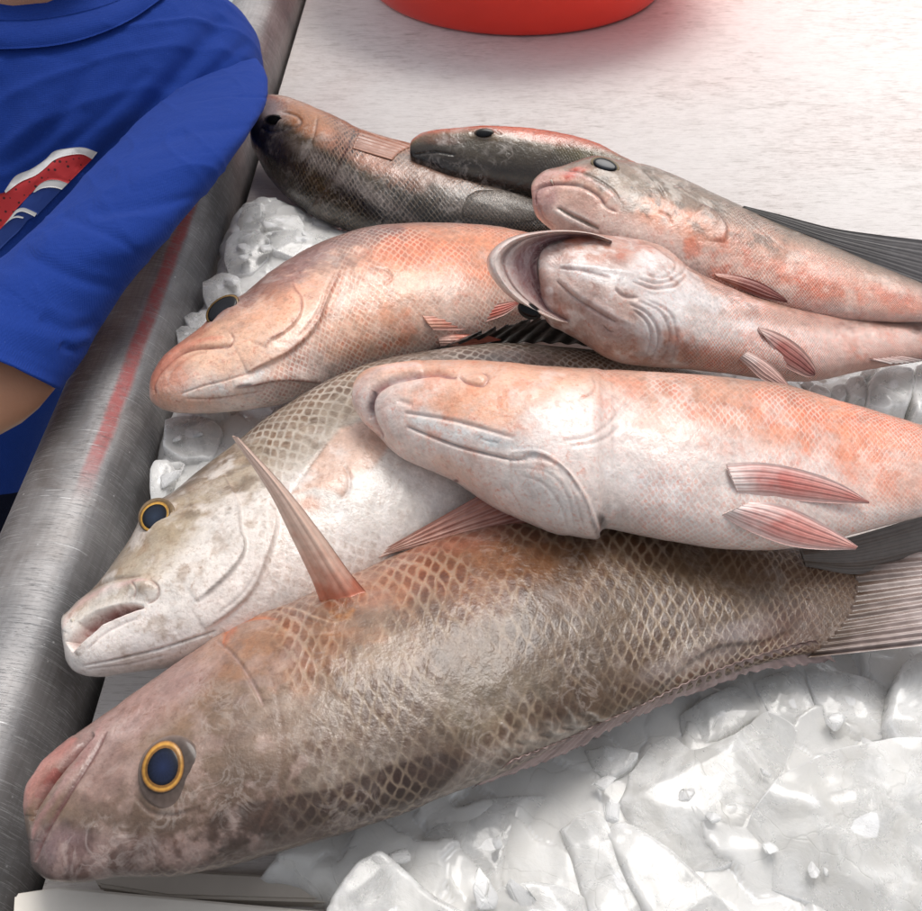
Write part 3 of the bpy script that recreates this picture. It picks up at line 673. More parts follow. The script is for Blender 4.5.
eye(R1, BV1, 170, 772, 31, 38, 24, [(0, (34, 44, 74)), (.7, (26, 32, 50)), (.93, (12, 13, 18)), (1, (40, 28, 20))], .56,
    [(0, (70, 62, 58)), (.8, (84, 72, 66)), (.93, (104, 90, 84)), (1, (126, 108, 98))], bulge=.0024, pc=(163, 767), iris=(1.24, [(0, (150, 108, 56)), (.82, (120, 84, 44)), (.86, (204, 152, 72)), (.92, (184, 130, 62)), (.97, (120, 88, 60)), (1, (84, 70, 62))]))
fin('pectoral_fin', M_fintan, R1, [(318, 598), (308, 560), (286, 520), (262, 476), (233, 437)], [(366, 588), (343, 566), (318, 534), (282, 484), (238, 438)], (218, 180, 158), (232, 196, 176), bv=BV1, D=(0, 0), along='u', rip=.0004, rays=3, thick=.0016, nv=24, nu=70) if False else None
def blade(name, mat, parent, Ledge, Redge, Dr, Dt, c0, c1, crown=.006, mm=70, nn=24, thick=.0012, cm=None, rip=.0004, rays=6, dpow=1., pale=None):
    """fin whose rays run along its length: left and right edge lines from root to tip, depth from Dr to Dt"""
    a = resamp(Ledge, mm); b = resamp(Redge, mm); v = np.linspace(0, 1, nn); s_ = np.linspace(0, 1, mm)
    P = a[:, None]*(1-v[None, :, None])+b[:, None]*v[None, :, None]
    Dg = (Dr+(Dt-Dr)*s_**dpow)[:, None]-crown*(np.sin(np.pi*v)[None])*(1-s_[:, None]*.8)+.0*v
    W = und(P[..., 0], P[..., 1], Dg)
    n = np.cross(np.gradient(W, axis=0), np.gradient(W, axis=1)); n /= np.maximum(np.linalg.norm(n, axis=2, keepdims=True), 1e-12)
    n[-3:] = n[-4]
    if (n*(CAM-W)).sum() < 0: n = -n
    W = W+n*(.5*rip*np.cos(v*rays*2*np.pi))[None, :, None]
    k_ = np.clip(s_[:, None]+.2*fbm(W*180, 3, 8), 0, 1)[..., None]
    if cm is not None: col = np.where(k_ < .35, lin(c0)*(1-k_/.35)+lin(cm)*k_/.35, lin(cm)*(1-(k_-.35)/.65)+lin(c1)*(k_-.35)/.65)
    else: col = lin(c0)*(1-k_)+lin(c1)*k_
    if pale is not None:
        ed = np.clip(np.abs(2*v-1)**2.2*.9+.25*fbm(W*150, 3, 2), 0, 1)[..., None]*(1-.0*k_); col = col*(1-ed)+lin(pale)*ed
    back = W-n*(thick*(1-.6*s_))[:, None, None]
    f = grid_faces(mm, nn).tolist(); q = mm*nn
    fs = [tuple(x) for x in f]+[tuple(q+y for y in x[::-1]) for x in f]
    ring = [i*nn for i in range(mm)]+[(mm-1)*nn+j for j in range(1, nn)]+[i*nn+nn-1 for i in range(mm-2, -1, -1)]+[j for j in range(nn-2, 0, -1)]
    for x, y in zip(ring, ring[1:]+ring[:1]): fs.append((y, x, q+x, q+y))
    uv = np.stack(np.broadcast_arrays(v[None], s_[:, None]), -1)
    return mesh_obj(name, np.vstack([W.reshape(-1, 3), back.reshape(-1, 3)]), fs, mat, parent, cols=np.vstack([col.reshape(-1, 3)]*2), uvs=np.vstack([uv.reshape(-1, 2)]*2))
d0 = depth_at(BV1, 342, 604, .45)
pf = blade('pectoral_fin', M_fintan, R1, [(322, 606), (312, 580), (292, 538), (268, 490), (232, 436)], [(366, 592), (348, 570), (322, 534), (284, 486), (238, 437)], d0+.006, d0-.022, (196, 116, 88), (238, 208, 192), crown=.0035, cm=(236, 200, 180), rays=3, thick=.0008)
tag(pf, 'pink pectoral fin standing up like a spike', None)
fin('tail_fin', M_fintail, R1, [(850, 558), (856, 585), (848, 615), (828, 640), (806, 658)], [(990, 548), (985, 585), (982, 615), (975, 640)], (92, 72, 58), (200, 188, 184), bv=BV1, lift=(.0000, .010), nu=150, nv=40, rays=12, rip=.0011, cm=(160, 142, 136), rag=.05)
dorsal1 = [(510, 762), (563, 741), (600, 724), (645, 704), (690, 682), (740, 662), (790, 646), (815, 640)]
fin('dorsal_fin', M_fintail, R1, dorsal1, [(470, 789), (540, 764), (598, 737), (648, 712), (704, 690), (757, 671), (800, 665), (836, 662)], (128, 104, 98), (160, 136, 132), bv=BV1, nu=170, nv=14, rays=34, rip=.0007, lift=(.001, -.004), rag=.12)
blade('anal_fin', M_findark, R1, [(800, 549), (850, 537), (885, 527), (925, 515), (985, 500)], [(806, 566), (850, 574), (885, 571), (925, 564), (985, 556)], depth_at(BV1, 815, 566, .5)-.002, .484, (88, 76, 66), (116, 110, 106), crown=.002, rays=3)

# ================================================= silver snapper with the open mouth
P2 = [(62,626,62,632),(62,620,64,650),(64,614,67,664),(79,602,78,674),(98,583,99,677),(118,556,135,672),(134,533,170,668),(150,512,205,662),(172,494,245,650),(196,473,285,635),(235,443,330,615),(274,412,375,590),(330,379,425,565),(380,360,470,545),(430,350,515,520),(500,343,560,490),(570,347,610,465),(640,357,660,440),(700,372,715,430),(740,385,750,425)]
lo = loft(P2, [(0, .040), (8, .046), (14, .045), (19, .04)], [(0, .62), (3, .58), (10, .50), (19, .4)], (-.5, .85, -.05), nst=460, nph=360)
k = Skin(lo, seed=2)
k.ramp([(1, (84, 72, 62)), (.8, (112, 98, 84)), (.5, (160, 146, 130)), (.2, (200, 190, 178)), (-.2, (222, 214, 206)), (-1, (232, 224, 218))])
k.blob(150, 560, 60, 26, (176, 158, 134), .7, -42); k.blob(180, 520, 40, 20, (160, 140, 112), .7, -40)
k.blob(240, 560, 80, 50, (226, 216, 208), .6, -40); k.blob(130, 640, 60, 26, (232, 222, 216), .8, -10); k.blob(235, 475, 60, 26, (168, 150, 128), .7, -45)
k.blob(300, 440, 60, 34, (156, 140, 122), .6, -35); k.blob(360, 395, 70, 26, (140, 124, 106), .7, -28); k.blob(400, 480, 70, 50, (224, 218, 212), .7, -20)
k.blob(470, 362, 120, 16, (92, 78, 68), .8, 2); k.amt *= .30+.70*smooth(-.1, .5, k.q+.2*k.n1); k.blob(310, 505, 16, 9, (222, 158, 126), .6); k.blob(250, 590, 60, 34, (230, 214, 206), .5, -30)
k.patch(z6((640, 245), (690, 175), (730, 120), (775, 70), (830, 50), (900, 110), (860, 165), (800, 210), (780, 250), (700, 230)), (216, 178, 158), .8, 3)
k.noscale([(40, 640), (120, 520), (190, 470), (245, 435), (262, 470), (262, 560), (230, 640), (150, 700), (40, 700)], 14)
k.dent(z6((72, 620), (100, 572), (140, 545), (200, 528), (240, 526), (262, 530), (215, 548), (160, 572), (115, 612), (84, 640)), 8.0, 2.5)
k.patch(z6((70, 622), (100, 572), (140, 545), (200, 526), (245, 524), (262, 530), (215, 550), (160, 576), (115, 616), (84, 642)), (146, 100, 94), .95, 1.5)
k.stroke(z6((100, 600), (130, 568), (175, 545), (225, 530)), 3, (74, 40, 40), .9)
k.groove(z6((58, 590), (75, 560), (120, 515), (180, 485), (240, 470), (285, 468)), 4.5, -3.2, (216, 182, 176), .7)
k.groove(z6((60, 548), (110, 498), (180, 462), (260, 452)), 2.2, 1.8, (140, 116, 104), .6)
k.bump(147, 588, 13, 9, 3.5, -25); k.groove(z6((240, 470), (252, 490), (240, 510)), 1.4, 1.2, (160, 120, 112), .5); k.groove(z6((285, 462), (304, 480), (300, 505), (275, 522)), 1.5, 1.6, (150, 116, 108), .7)
k.groove(z6((88, 648), (120, 606), (165, 574), (215, 552), (270, 534)), 3.5, -2.2, (232, 212, 206), .7)
k.groove(z6((120, 640), (160, 602), (210, 575), (250, 560)), 1.5, .8, (176, 150, 146), .6)
k.groove(z6((110, 682), (200, 664), (300, 640), (400, 608), (452, 590)), 1.4, 1.4, (130, 116, 112), .7); k.groove(z6((120, 692), (230, 676), (330, 652)), 1.3, .7, (176, 164, 160), .5)
k.step(z6((470, 190), (488, 225), (508, 270), (512, 330), (524, 365), (518, 400), (485, 445), (440, 485), (400, 515))[::-1], 1.8, 26, 1.5, (104, 92, 84), .7)
k.step(z6((585, 250), (604, 300), (598, 350), (575, 420), (540, 490), (480, 545), (420, 585))[::-1], 1.6, 22, 2, (150, 130, 120), .6)
k.groove(z6((560, 430), (520, 495), (460, 545)), 1.4, .9, (190, 176, 170), .6)
k.groove(z6((300, 300), (360, 240), (430, 210)), 5, -1.4); k.groove(z6((200, 400), (260, 375), (330, 350)), 6, .8)
k.groove(z6((780, 170), (792, 200), (788, 235), (768, 255)), 1.8, 1.5, (150, 116, 104), .6); k.groove(z6((640, 245), (690, 172), (735, 112)), 1.6, 1.2, (136, 108, 94), .6)
k.bump(328, 487, 22, 15, 1.6, -30); k.bump(153, 516, 22, 18, 2.6, -45)
h2 = [(62, 620), (134, 533), (235, 443), (262, 480), (250, 600), (170, 664), (70, 675)]
k.sat = 1.08; k.gain = 1.
k.mottle(h2, (150, 124, 100), .5, 130, .05, .4, 10, 1); k.mottle(h2, (242, 234, 228), .5, 90, .0, .35, 10, 2); k.mottle([(150, 520), (235, 443), (330, 379), (420, 360), (300, 470), (230, 520)], (104, 84, 64), .6, 150, .05, .35, 8, 3)
k.mottle([(270, 500), (340, 430), (480, 420), (480, 520), (300, 560)], (240, 234, 230), .6, 70, .0, .35, 10, 4)
k.finish(rows=74, ua=1.2)
cen = k.V.mean((0, 1)); R2 = fish_root('silver grey snapper with its mouth open, lying behind the front fish', (cen[0], cen[1], .012))
k.build('body', M_grey, R2); BV2 = k.bvh()
eye(R2, BV2, 156, 515, 20, 15.5, -42, [(0, (44, 54, 70)), (.7, (30, 36, 48)), (.92, (10, 10, 14)), (1, (20, 16, 12))], .74,
    [(0, (110, 88, 60)), (.86, (116, 94, 66)), (.95, (124, 104, 80)), (1, (130, 112, 92))], bulge=.0016, pc=(154.5, 516.5), iris=(1.17, [(0, (150, 110, 50)), (.86, (190, 144, 66)), (.95, (150, 112, 56)), (1, (70, 56, 44))]))
fin('pelvic_fin', M_finpink, R2, [(362, 562), (366, 560), (371, 558), (376, 556)], [(478, 496), (496, 500), (516, 508), (540, 520)], (226, 200, 186), (150, 96, 84), D=(.462, .474), nu=50, nv=40, rays=5, rip=.0008, cm=(196, 150, 134))
fin('dorsal_fin', M_spine, R2, [(428, 352), (470, 347), (520, 343), (570, 344), (620, 350)], [(470, 336), (505, 326), (545, 318), (590, 318), (640, 330)], (58, 52, 48), (84, 76, 72), D=(.600, .585), nu=120, nv=24, rays=11, rip=.0014, rag=.12)
tooth = lambda x, y, D_, par, s_=.0012, dy=9: None

# ================================================= pale snapper lying belly towards the camera
P3 = [(352,392,352,398),(354,382,354,406),(360,374,362,418),(375,367,376,434),(400,363,403,458),(435,360,453,481),(498,361,498,510),(545,366,548,530),(572,368,574,532),(588,369,588,535),(597,369,597,536),(603,370,603,529),(610,370,611,529),(624,370,626,532),(693,374,690,545),(740,379,745,550),(785,385,800,547),(845,402,860,533),(922,425,925,516),(990,446,990,500),(1050,458,1050,495)]
lo = loft(P3, [(0, .098), (5, .094), (10, .092), (14, .088), (17, .080)], [(0, .75), (3, .7), (8, .62), (12, .55), (17, .4)], (.12, .9, .25), nst=480, nph=360)
k = Skin(lo, seed=3)
k.ramp([(1, (150, 118, 100)), (.85, (196, 150, 128)), (.55, (226, 182, 160)), (.15, (234, 208, 196)), (-.4, (236, 222, 216)), (-1, (232, 216, 208))])
k.blob(475, 405, 52, 26, (228, 172, 142), .85, 8); k.blob(430, 392, 36, 18, (232, 180, 156), .7); k.blob(520, 390, 40, 20, (226, 176, 150), .6)
k.blob(690, 400, 80, 22, (196, 142, 116), .7, 5); k.blob(850, 435, 110, 34, (228, 146, 112), .85, 14); k.blob(760, 420, 60, 30, (226, 160, 132), .7, 10); k.blob(640, 410, 40, 22, (224, 168, 142), .6)
k.blob(900, 480, 60, 26, (232, 178, 156), .6); k.blob(700, 480, 90, 50, (238, 226, 220), .6); k.blob(600, 420, 60, 36, (238, 222, 216), .7); k.blob(455, 470, 36, 12, (222, 182, 160), .5, 30)
k.blob(545, 500, 50, 26, (230, 222, 218), .8, 30)
k.amt *= .45+.55*smooth(-.35, .4, k.q+.3*k.n1)
k.noscale([(340, 340), (560, 350), (610, 380), (610, 450), (640, 560), (500, 560), (340, 440)], 16)
k.groove(za((140, 322), (112, 275), (98, 225), (112, 175), (160, 138), (240, 116), (320, 108), (385, 122)), 4.2, 4.0, (150, 106, 104), .9)
k.groove(za((128, 318), (75, 245), (58, 185), (95, 122), (170, 92), (270, 84)), 5.5, -2.6, (226, 196, 186), .8)
k.groove(za((100, 262), (92, 215), (110, 165)), 3, 1.5, (90, 72, 74), .8)
k.groove(za((180, 330), (150, 270), (150, 215), (185, 170), (260, 142), (340, 130)), 5, -1.6, (232, 200, 190), .5)
k.groove(za((390, 118), (420, 140), (470, 148), (488, 122), (470, 108)), 1.6, 1.6, (150, 104, 104), .7); k.bump(478, 378, 8, 4, 1.4)
k.groove(za((212, 240), (300, 252), (400, 272), (500, 300), (575, 322)), 2.2, 1.6, (186, 170, 166), .6)
k.stroke(za((240, 262), (330, 290), (430, 320), (520, 350)), 7, (230, 228, 226), .9)
k.groove(za((220, 285), (300, 318), (380, 348), (470, 372), (560, 392), (620, 395)), 2.0, 2.4, (150, 138, 136), .7)
k.stroke(za((440, 310), (520, 335), (620, 365), (700, 395)), 7, (168, 176, 180), .6); k.groove(za((460, 325), (490, 333), (525, 338)), 1.2, .5, (130, 130, 130), .6)
k.step(za((560, 372), (650, 372), (710, 402), (765, 455), (808, 520), (835, 590), (850, 660))[::-1], 3.2, 40, 1.8, (120, 108, 106), .75)
k.groove(za((600, 385), (680, 395), (740, 440), (790, 500)), 4, 1.6, (140, 136, 138), .4)
for a, pts in enumerate([((610, 420), (690, 440), (740, 500), (775, 600)), ((600, 445), (670, 470), (720, 530), (750, 610)), ((640, 410), (720, 440), (770, 510), (810, 610)), ((540, 480), (580, 520), (600, 560))]):
    k.groove(za(*pts), 1.8, .5, (200, 186, 180), .45)
k.groove(za((830, 125), (842, 150), (825, 178), (780, 196)), 1.6, 1.2, (176, 130, 112), .6); k.groove(za((735, 332), (820, 318), (880, 280), (922, 235), (950, 200)), 2.2, .9, (216, 196, 188), .6); k.groove(za((760, 350), (860, 330), (930, 280)), 2.2, .8, (220, 200, 194), .5)
k.groove(za((150, 380), (230, 430), (310, 470)), 3, .8, (190, 150, 136), .4); k.blob(456, 481, 3, 2, (110, 60, 56), .9)
k.groove(za((240, 215), (190, 200)), 3, 1)
k.blob(602, 521, 5, 9, (52, 40, 38), .85, -20, nz=.1)
# belly keel between the pelvic fins
k.groove([(640, 460), (690, 475), (740, 490)], 8, -1.2)
k.stroke([(600, 468), (650, 484), (690, 500)], 16, (238, 232, 230), .6)
a3 = [(355, 370), (620, 370), (930, 430), (930, 520), (600, 545), (355, 420)]
k.mottle(a3, (246, 236, 230), .4, 70, .0, .35, 10, 1); k.mottle([(400, 370), (560, 375), (560, 430), (420, 440)], (222, 140, 104), .45, 120, .05, .4, 10, 2); k.mottle([(600, 372), (930, 428), (930, 500), (700, 450), (600, 430)], (222, 132, 100), .35, 110, .05, .4, 10, 3)
k.mottle([(600, 372), (760, 382), (930, 428), (930, 445), (740, 405)], (170, 120, 98), .4, 110, .0, .35, 8, 4); k.mottle([(360, 400), (470, 470), (560, 520), (600, 470), (480, 420)], (206, 166, 152), .4, 120, .1, .4, 10, 5)
k.finish(rows=100, ua=1.3)
cen = k.V.mean((0, 1)); R3 = fish_root('pale pink white snapper on top of the front fish, belly towards the viewer', (cen[0], cen[1], .055))
k.build('body', M_white, R3); BV3 = k.bvh()
dd3 = depth_at(BV3, 740, 480, .43)
def pelvic(par, bv, base, tip, c0, c1, cm, li, mat=None, **kk):
    return fin('pelvic_fin', mat or M_finred, par, base, tip, c0, c1, bv=bv, lift=li, nu=44, nv=44, rays=5, rip=.0006, cm=cm, **kk)
def blade_on(name, mat, par, bv, Le, Re, li0, li1, c0, c1, cm, **kk):
    d = depth_at(bv, (Le[0][0]+Re[0][0])/2, (Le[0][1]+Re[0][1])/2, .45)
    x, y = (Le[-1][0]+Re[-1][0])/2, (Le[-1][1]+Re[-1][1])/2
    d1 = depth_at(bv, x, y, d)
    return blade(name, mat, par, Le, Re, d-li0, d1-li1, c0, c1, cm=cm, **kk)
blade_on('pelvic_fin', M_finred, R3, BV3, ze((170, 525), (300, 520), (450, 548), (580, 595), (690, 662)), ze((215, 640), (330, 645), (450, 660), (570, 668), (690, 668)), .0005, .004, (236, 222, 216), (214, 146, 134), (208, 122, 112), crown=.003, rays=5, pale=(232, 206, 198))
blade_on('pelvic_fin', M_finred, R3, BV3, ze((250, 665), (340, 668), (440, 700), (560, 765), (648, 826)), ze((150, 712), (250, 768), (380, 818), (500, 836), (640, 836)), .0005, .006, (238, 226, 220), (216, 160, 148), (212, 136, 126), crown=.003, rays=5, pale=(232, 206, 198))

def tooth(par, x0, y0, x1, y1, w_, D):
    a = und(x0, y0, D); b = und(x1, y1, D-.001); ax = (b-a); s1 = np.cross(ax, FWD); s1 /= np.linalg.norm(s1); s2 = np.cross(ax, s1); s2 /= np.linalg.norm(s2)
    n = 10; V = [a+w_*(math.cos(t_)*s1+math.sin(t_)*s2) for t_ in np.linspace(0, 2*np.pi, n, endpoint=False)]+[b]
    return mesh_obj('tooth', V, [(i, (i+1) % n, n) for i in range(n)], plain('tooth_white', (236, 226, 208), .3) if 'tooth_white' not in bpy.data.materials else bpy.data.materials['tooth_white'], par)
tooth(R2, 72, 619, 75, 629, .0009, depth_at(BV2, 72, 619, .47)-.0006)

# ================================================= pink snapper at the middle left
P4 = [(149,388,149,392),(150,380,150,399),(154,370,156,406),(165,355,170,412),(182,341,195,414),(203,325,225,412),(224,308,255,409),(246,292,286,403),(272,270,320,388),(316,244,358,372),(363,228,402,359),(410,223,440,352),(456,223,480,342),(503,227,515,325),(550,237,555,312),(600,250,600,303),(650,262,650,298)]
lo = loft(P4, [(0, .040), (8, .052), (12, .050), (16, .035)], [(0, .66), (4, .58), (9, .5), (16, .4)], (-.45, .85, .02), nst=420, nph=320)
k = Skin(lo, seed=4)
k.ramp([(1, (112, 86, 78)), (.85, (150, 118, 108)), (.55, (206, 160, 138)), (.2, (228, 184, 158)), (-.3, (234, 206, 188)), (-1, (232, 214, 204))])
k.blob(265, 300, 60, 18, (168, 128, 118), .7, -38); k.blob(330, 258, 60, 20, (196, 166, 152), .7, -30); k.blob(240, 340, 60, 34, (234, 188, 160), .7, -25)
k.blob(165, 372, 24, 30, (210, 146, 124), .8, -35); k.blob(185, 402, 40, 12, (222, 168, 140), .7, 5); k.blob(290, 300, 50, 30, (226, 166, 136), .6, -30)
k.blob(410, 255, 60, 22, (222, 138, 102), .8, -12); k.blob(480, 260, 60, 34, (228, 150, 114), .8); k.blob(400, 300, 50, 40, (232, 182, 152), .7, -20); k.blob(350, 330, 50, 26, (232, 190, 164), .7, -20)
k.blob(460, 300, 50, 20, (236, 206, 190), .7); k.blob(380, 345, 60, 14, (230, 188, 160), .6, -12); k.blob(370, 275, 24, 14, (232, 190, 168), .6)
k.stroke(zd((180, 522), (260, 505), (340, 490), (430, 465), (520, 425)), 6.5, (240, 232, 226), .9)
k.stroke([(212, 322), (240, 300), (272, 275), (316, 250), (363, 234), (405, 229)], 13, (132, 104, 98), .85)
k.stroke([(150, 380), (165, 358), (190, 338), (215, 318)], 7, (170, 112, 98), .7); k.blob(300, 268, 40, 14, (150, 118, 112), .7, -38)
k.noscale([(140, 420), (150, 350), (250, 270), (325, 232), (340, 260), (310, 330), (262, 385), (250, 430)], 10)
k.groove(zd((62, 520), (55, 480), (85, 425), (150, 362), (215, 330), (300, 322), (360, 318), (385, 308)), 2.2, 2.6, (140, 88, 76), .8)
k.groove(zd((48, 500), (62, 450), (110, 385), (180, 325), (270, 295), (350, 280)), 4.5, -2.2, (214, 150, 130), .8)
k.groove(zd((110, 445), (160, 395), (215, 355), (280, 340)), 1.8, 1., (186, 122, 100), .6)
k.groove(zd((375, 262), (390, 285), (380, 312), (350, 330)), 1.5, 1.2, (168, 118, 104), .6)
k.step(zd((640, 45), (650, 85), (672, 115), (678, 150), (668, 195), (640, 235), (590, 275), (545, 300), (528, 330))[::-1], 1.5, 20, 1.3, (150, 96, 80), .75)
k.step(zd((845, 0), (800, 90), (775, 150), (750, 210), (700, 280), (620, 345), (540, 385), (450, 430))[::-1], 2.4, 26, 1.6, (160, 104, 82), .8)
k.groove(zd((820, 10), (780, 90), (760, 150), (725, 215), (660, 290)), 1.6, 1.2, (178, 124, 100), .6); k.groove(z4((466, 140), (452, 175), (430, 225), (400, 280)), 2.6, -1.6, (208, 150, 120), .7)
k.groove(zd((190, 538), (300, 540), (420, 525), (520, 505)), 1.5, 1.2, (176, 126, 104), .6)
k.step(zd((395, 495), (480, 480), (545, 465), (620, 458), (700, 462), (790, 472)), 2.4, 9, 1.5, (140, 92, 80), .8)
k.groove(zd((170, 520), (260, 488), (360, 462), (470, 428)), 1.3, .9, (190, 140, 118), .5); k.groove(zd((400, 492), (430, 484), (470, 478)), 1.3, 1.3, (90, 76, 74), .8)
k.groove(z4((420, 150), (450, 148), (470, 160), (468, 175)), 1.5, 0)
k.bump(316+50, 272, 17, 10, 1.6, 10); k.groove([(375, 268), (388, 271), (391, 279), (383, 285)], 1.4, 1., (180, 124, 98), .7)
k.bump(222, 311, 20, 13, 2.6, -38)
k.groove([(322, 240), (300, 262), (270, 285), (240, 310)], 6, .6)
k.mottle([(150, 390), (300, 260), (370, 235), (360, 300), (260, 400), (160, 412)], (244, 206, 184), .5, 120, .05, .4, 10, 1); k.mottle([(200, 330), (300, 255), (420, 225), (380, 270), (240, 330)], (120, 92, 86), .4, 130, .0, .35, 8, 2)
k.mottle([(360, 230), (540, 230), (520, 320), (380, 360)], (226, 134, 96), .4, 90, .05, .4, 10, 3); k.mottle([(360, 250), (540, 260), (520, 325), (380, 365)], (246, 224, 210), .45, 80, .05, .4, 10, 4)
k.finish(rows=96, ua=1.3)
cen = k.V.mean((0, 1)); R4 = fish_root('peach pink snapper with a black eye, head against the metal rim', (cen[0], cen[1], .012))
k.build('body', M_pink, R4); BV4 = k.bvh()
eye(R4, BV4, 222, 309, 19, 11, -38, [(0, (26, 28, 34)), (.8, (14, 15, 20)), (1, (8, 8, 10))], .86, [(0, (30, 26, 24)), (.9, (60, 46, 30)), (.94, (150, 118, 60)), (1, (60, 44, 40))], bulge=.0020)
blade_on('pelvic_fin', M_finred, R4, BV4, z4((625, 245), (680, 240), (740, 232), (790, 222), (835, 216)), z4((650, 278), (710, 278), (760, 262), (805, 245), (835, 222)), .0005, .004, (226, 172, 148), (196, 96, 76), (192, 88, 66), crown=.002, rays=5, pale=(220, 184, 172))
blade_on('pelvic_fin', M_finred, R4, BV4, z4((660, 290), (710, 288), (760, 290), (790, 298)), z4((665, 312), (720, 312), (760, 306), (795, 300)), .0005, .003, (232, 200, 184), (206, 110, 86), (212, 130, 104), crown=.002, rays=4)

# ================================================= dark snapper at the back left
P5 = [(250,127,250,133),(250,120,251,142),(253,112,255,152),(266,96,268,176),(285,96,287,197),(309,105,311,214),(337,117,342,229),(362,129,376,238),(400,140,415,242),(450,155,460,245),(500,172,510,242),(550,190,555,237),(600,206,602,234),(640,215,642,232)]
lo = loft(P5, [(0, .030), (5, .038), (9, .036), (13, .03)], [(0, .6), (5, .5), (13, .4)], (.25, .95, .35), nst=300, nph=260)
k = Skin(lo, seed=5)
k.ramp([(1, (150, 112, 92)), (.7, (176, 124, 98)), (.35, (150, 126, 112)), (.1, (120, 104, 90)), (-.2, (84, 70, 54)), (-.6, (52, 43, 34)), (-1, (38, 32, 26))])
k.blob(272, 110, 22, 12, (166, 150, 146), .8, 20); k.blob(310, 120, 34, 16, (176, 122, 88), .9, 28); k.blob(262, 150, 18, 34, (34, 28, 25), .9, -15); k.blob(275, 140, 22, 20, (70, 62, 58), .7)
k.blob(370, 160, 60, 15, (190, 126, 100), .7, 28); k.blob(350, 180, 80, 10, (146, 134, 128), .6, 32); k.blob(440, 175, 50, 14, (170, 130, 112), .7, 22); k.blob(320, 200, 70, 18, (78, 64, 46), .8, 38)
k.blob(480, 205, 60, 14, (128, 116, 108), .6, 12)
k.noscale([(240, 200), (240, 90), (310, 90), (330, 130), (300, 160), (275, 190)], 10)
k.groove(z2((120, 150), (160, 160), (175, 175), (165, 190), (120, 195)), 2, 1., (60, 52, 48), .5); k.bump(275, 120, 15, 9, 2.4, 5); k.groove([(262, 128), (275, 132), (292, 128)], 2, 1.4, (30, 26, 24), .6)
k.step([(355, 128), (352, 142), (340, 168), (322, 198), (300, 218)], 1.6, 16, 1.8, (70, 52, 40), .5); k.groove([(318, 115), (312, 140), (296, 165)], 1.5, 1., (90, 70, 56), .5)
k.groove([(252, 150), (262, 165), (270, 176)], 1.8, 1.4, (20, 18, 16), .6)
k.finish(rows=80, ua=1.2)
cen = k.V.mean((0, 1)); R5 = fish_root('dark snapper furthest back, its head beside the blue sleeve', (cen[0], cen[1], 0))
k.build('body', M_dark, R5); BV5 = k.bvh()
eye(R5, BV5, 275, 120, 11, 5.5, 4, [(0, (22, 22, 22)), (1, (10, 10, 10))], .8, [(0, (20, 18, 18)), (.85, (50, 44, 40)), (1, (90, 80, 76))], bulge=.0014)
fin('pectoral_fin', M_fintan, R5, [(360, 129), (356, 138), (352, 148)], [(412, 146), (400, 152), (392, 160)], (150, 104, 84), (172, 122, 100), bv=BV5, hug=True, lift=(.0005, .001), nu=30, nv=20, rays=6)

# ================================================= olive black snapper at the back, head over the last one
P6 = [(410,147,410,153),(411,142,411,158),(415,137,416,164),(424,132,427,171),(440,129,445,180),(465,127,468,187),(500,126,502,196),(540,129,541,205),(590,140,586,214),(627,158,625,224),(680,183,670,238),(730,206,722,250),(775,221,768,262),(812,230,808,266),(846,236,842,264)]
lo = loft(P6, [(0, .066), (5, .062), (9, .054), (14, .03)], [(0, .62), (5, .55), (14, .35)], (.12, .8, .75), nst=300, nph=240)
k = Skin(lo, seed=6)
k.ramp([(1, (178, 92, 66)), (.8, (160, 88, 62)), (.6, (112, 88, 62)), (.3, (84, 74, 60)), (0, (62, 53, 44)), (-.5, (44, 37, 31)), (-1, (38, 32, 28))])
k.blob(560, 138, 70, 9, (196, 96, 66), .8, 10); k.blob(600, 160, 50, 12, (104, 96, 66), .7, 18); k.blob(440, 146, 30, 10, (62, 56, 50), .8); k.blob(490, 150, 60, 14, (72, 64, 52), .6, 6)
k.blob(440, 140, 22, 6, (116, 72, 52), .5)
k.trange(.6, .85, (62, 62, 66), .8); k.noscale([(400, 200), (400, 110), (540, 110), (545, 210)], 14)
k.groove([(413, 155), (435, 152), (455, 155)], 1.6, 1.6, (26, 22, 20), .8); k.groove([(470, 134), (490, 130), (502, 135)], 2, 1.2, (40, 34, 30), .5); k.bump(484, 133, 14, 6, 2.)
k.stroke([(455, 168), (500, 176), (560, 186), (600, 190)], 4, (104, 94, 80), .45)
k.finish(rows=90, ua=1.3)
cen = k.V.mean((0, 1)); R6 = fish_root('olive black snapper at the back resting its head on the dark fish', (cen[0], cen[1], .03))
k.build('body', M_dark2, R6); BV6 = k.bvh()
eye(R6, BV6, 484, 133, 10, 4.8, -4, [(0, (20, 22, 26)), (1, (8, 8, 10))], .8, [(0, (20, 18, 18)), (.85, (60, 50, 40)), (1, (80, 66, 56))], bulge=.0014)
TAIL6 = 1

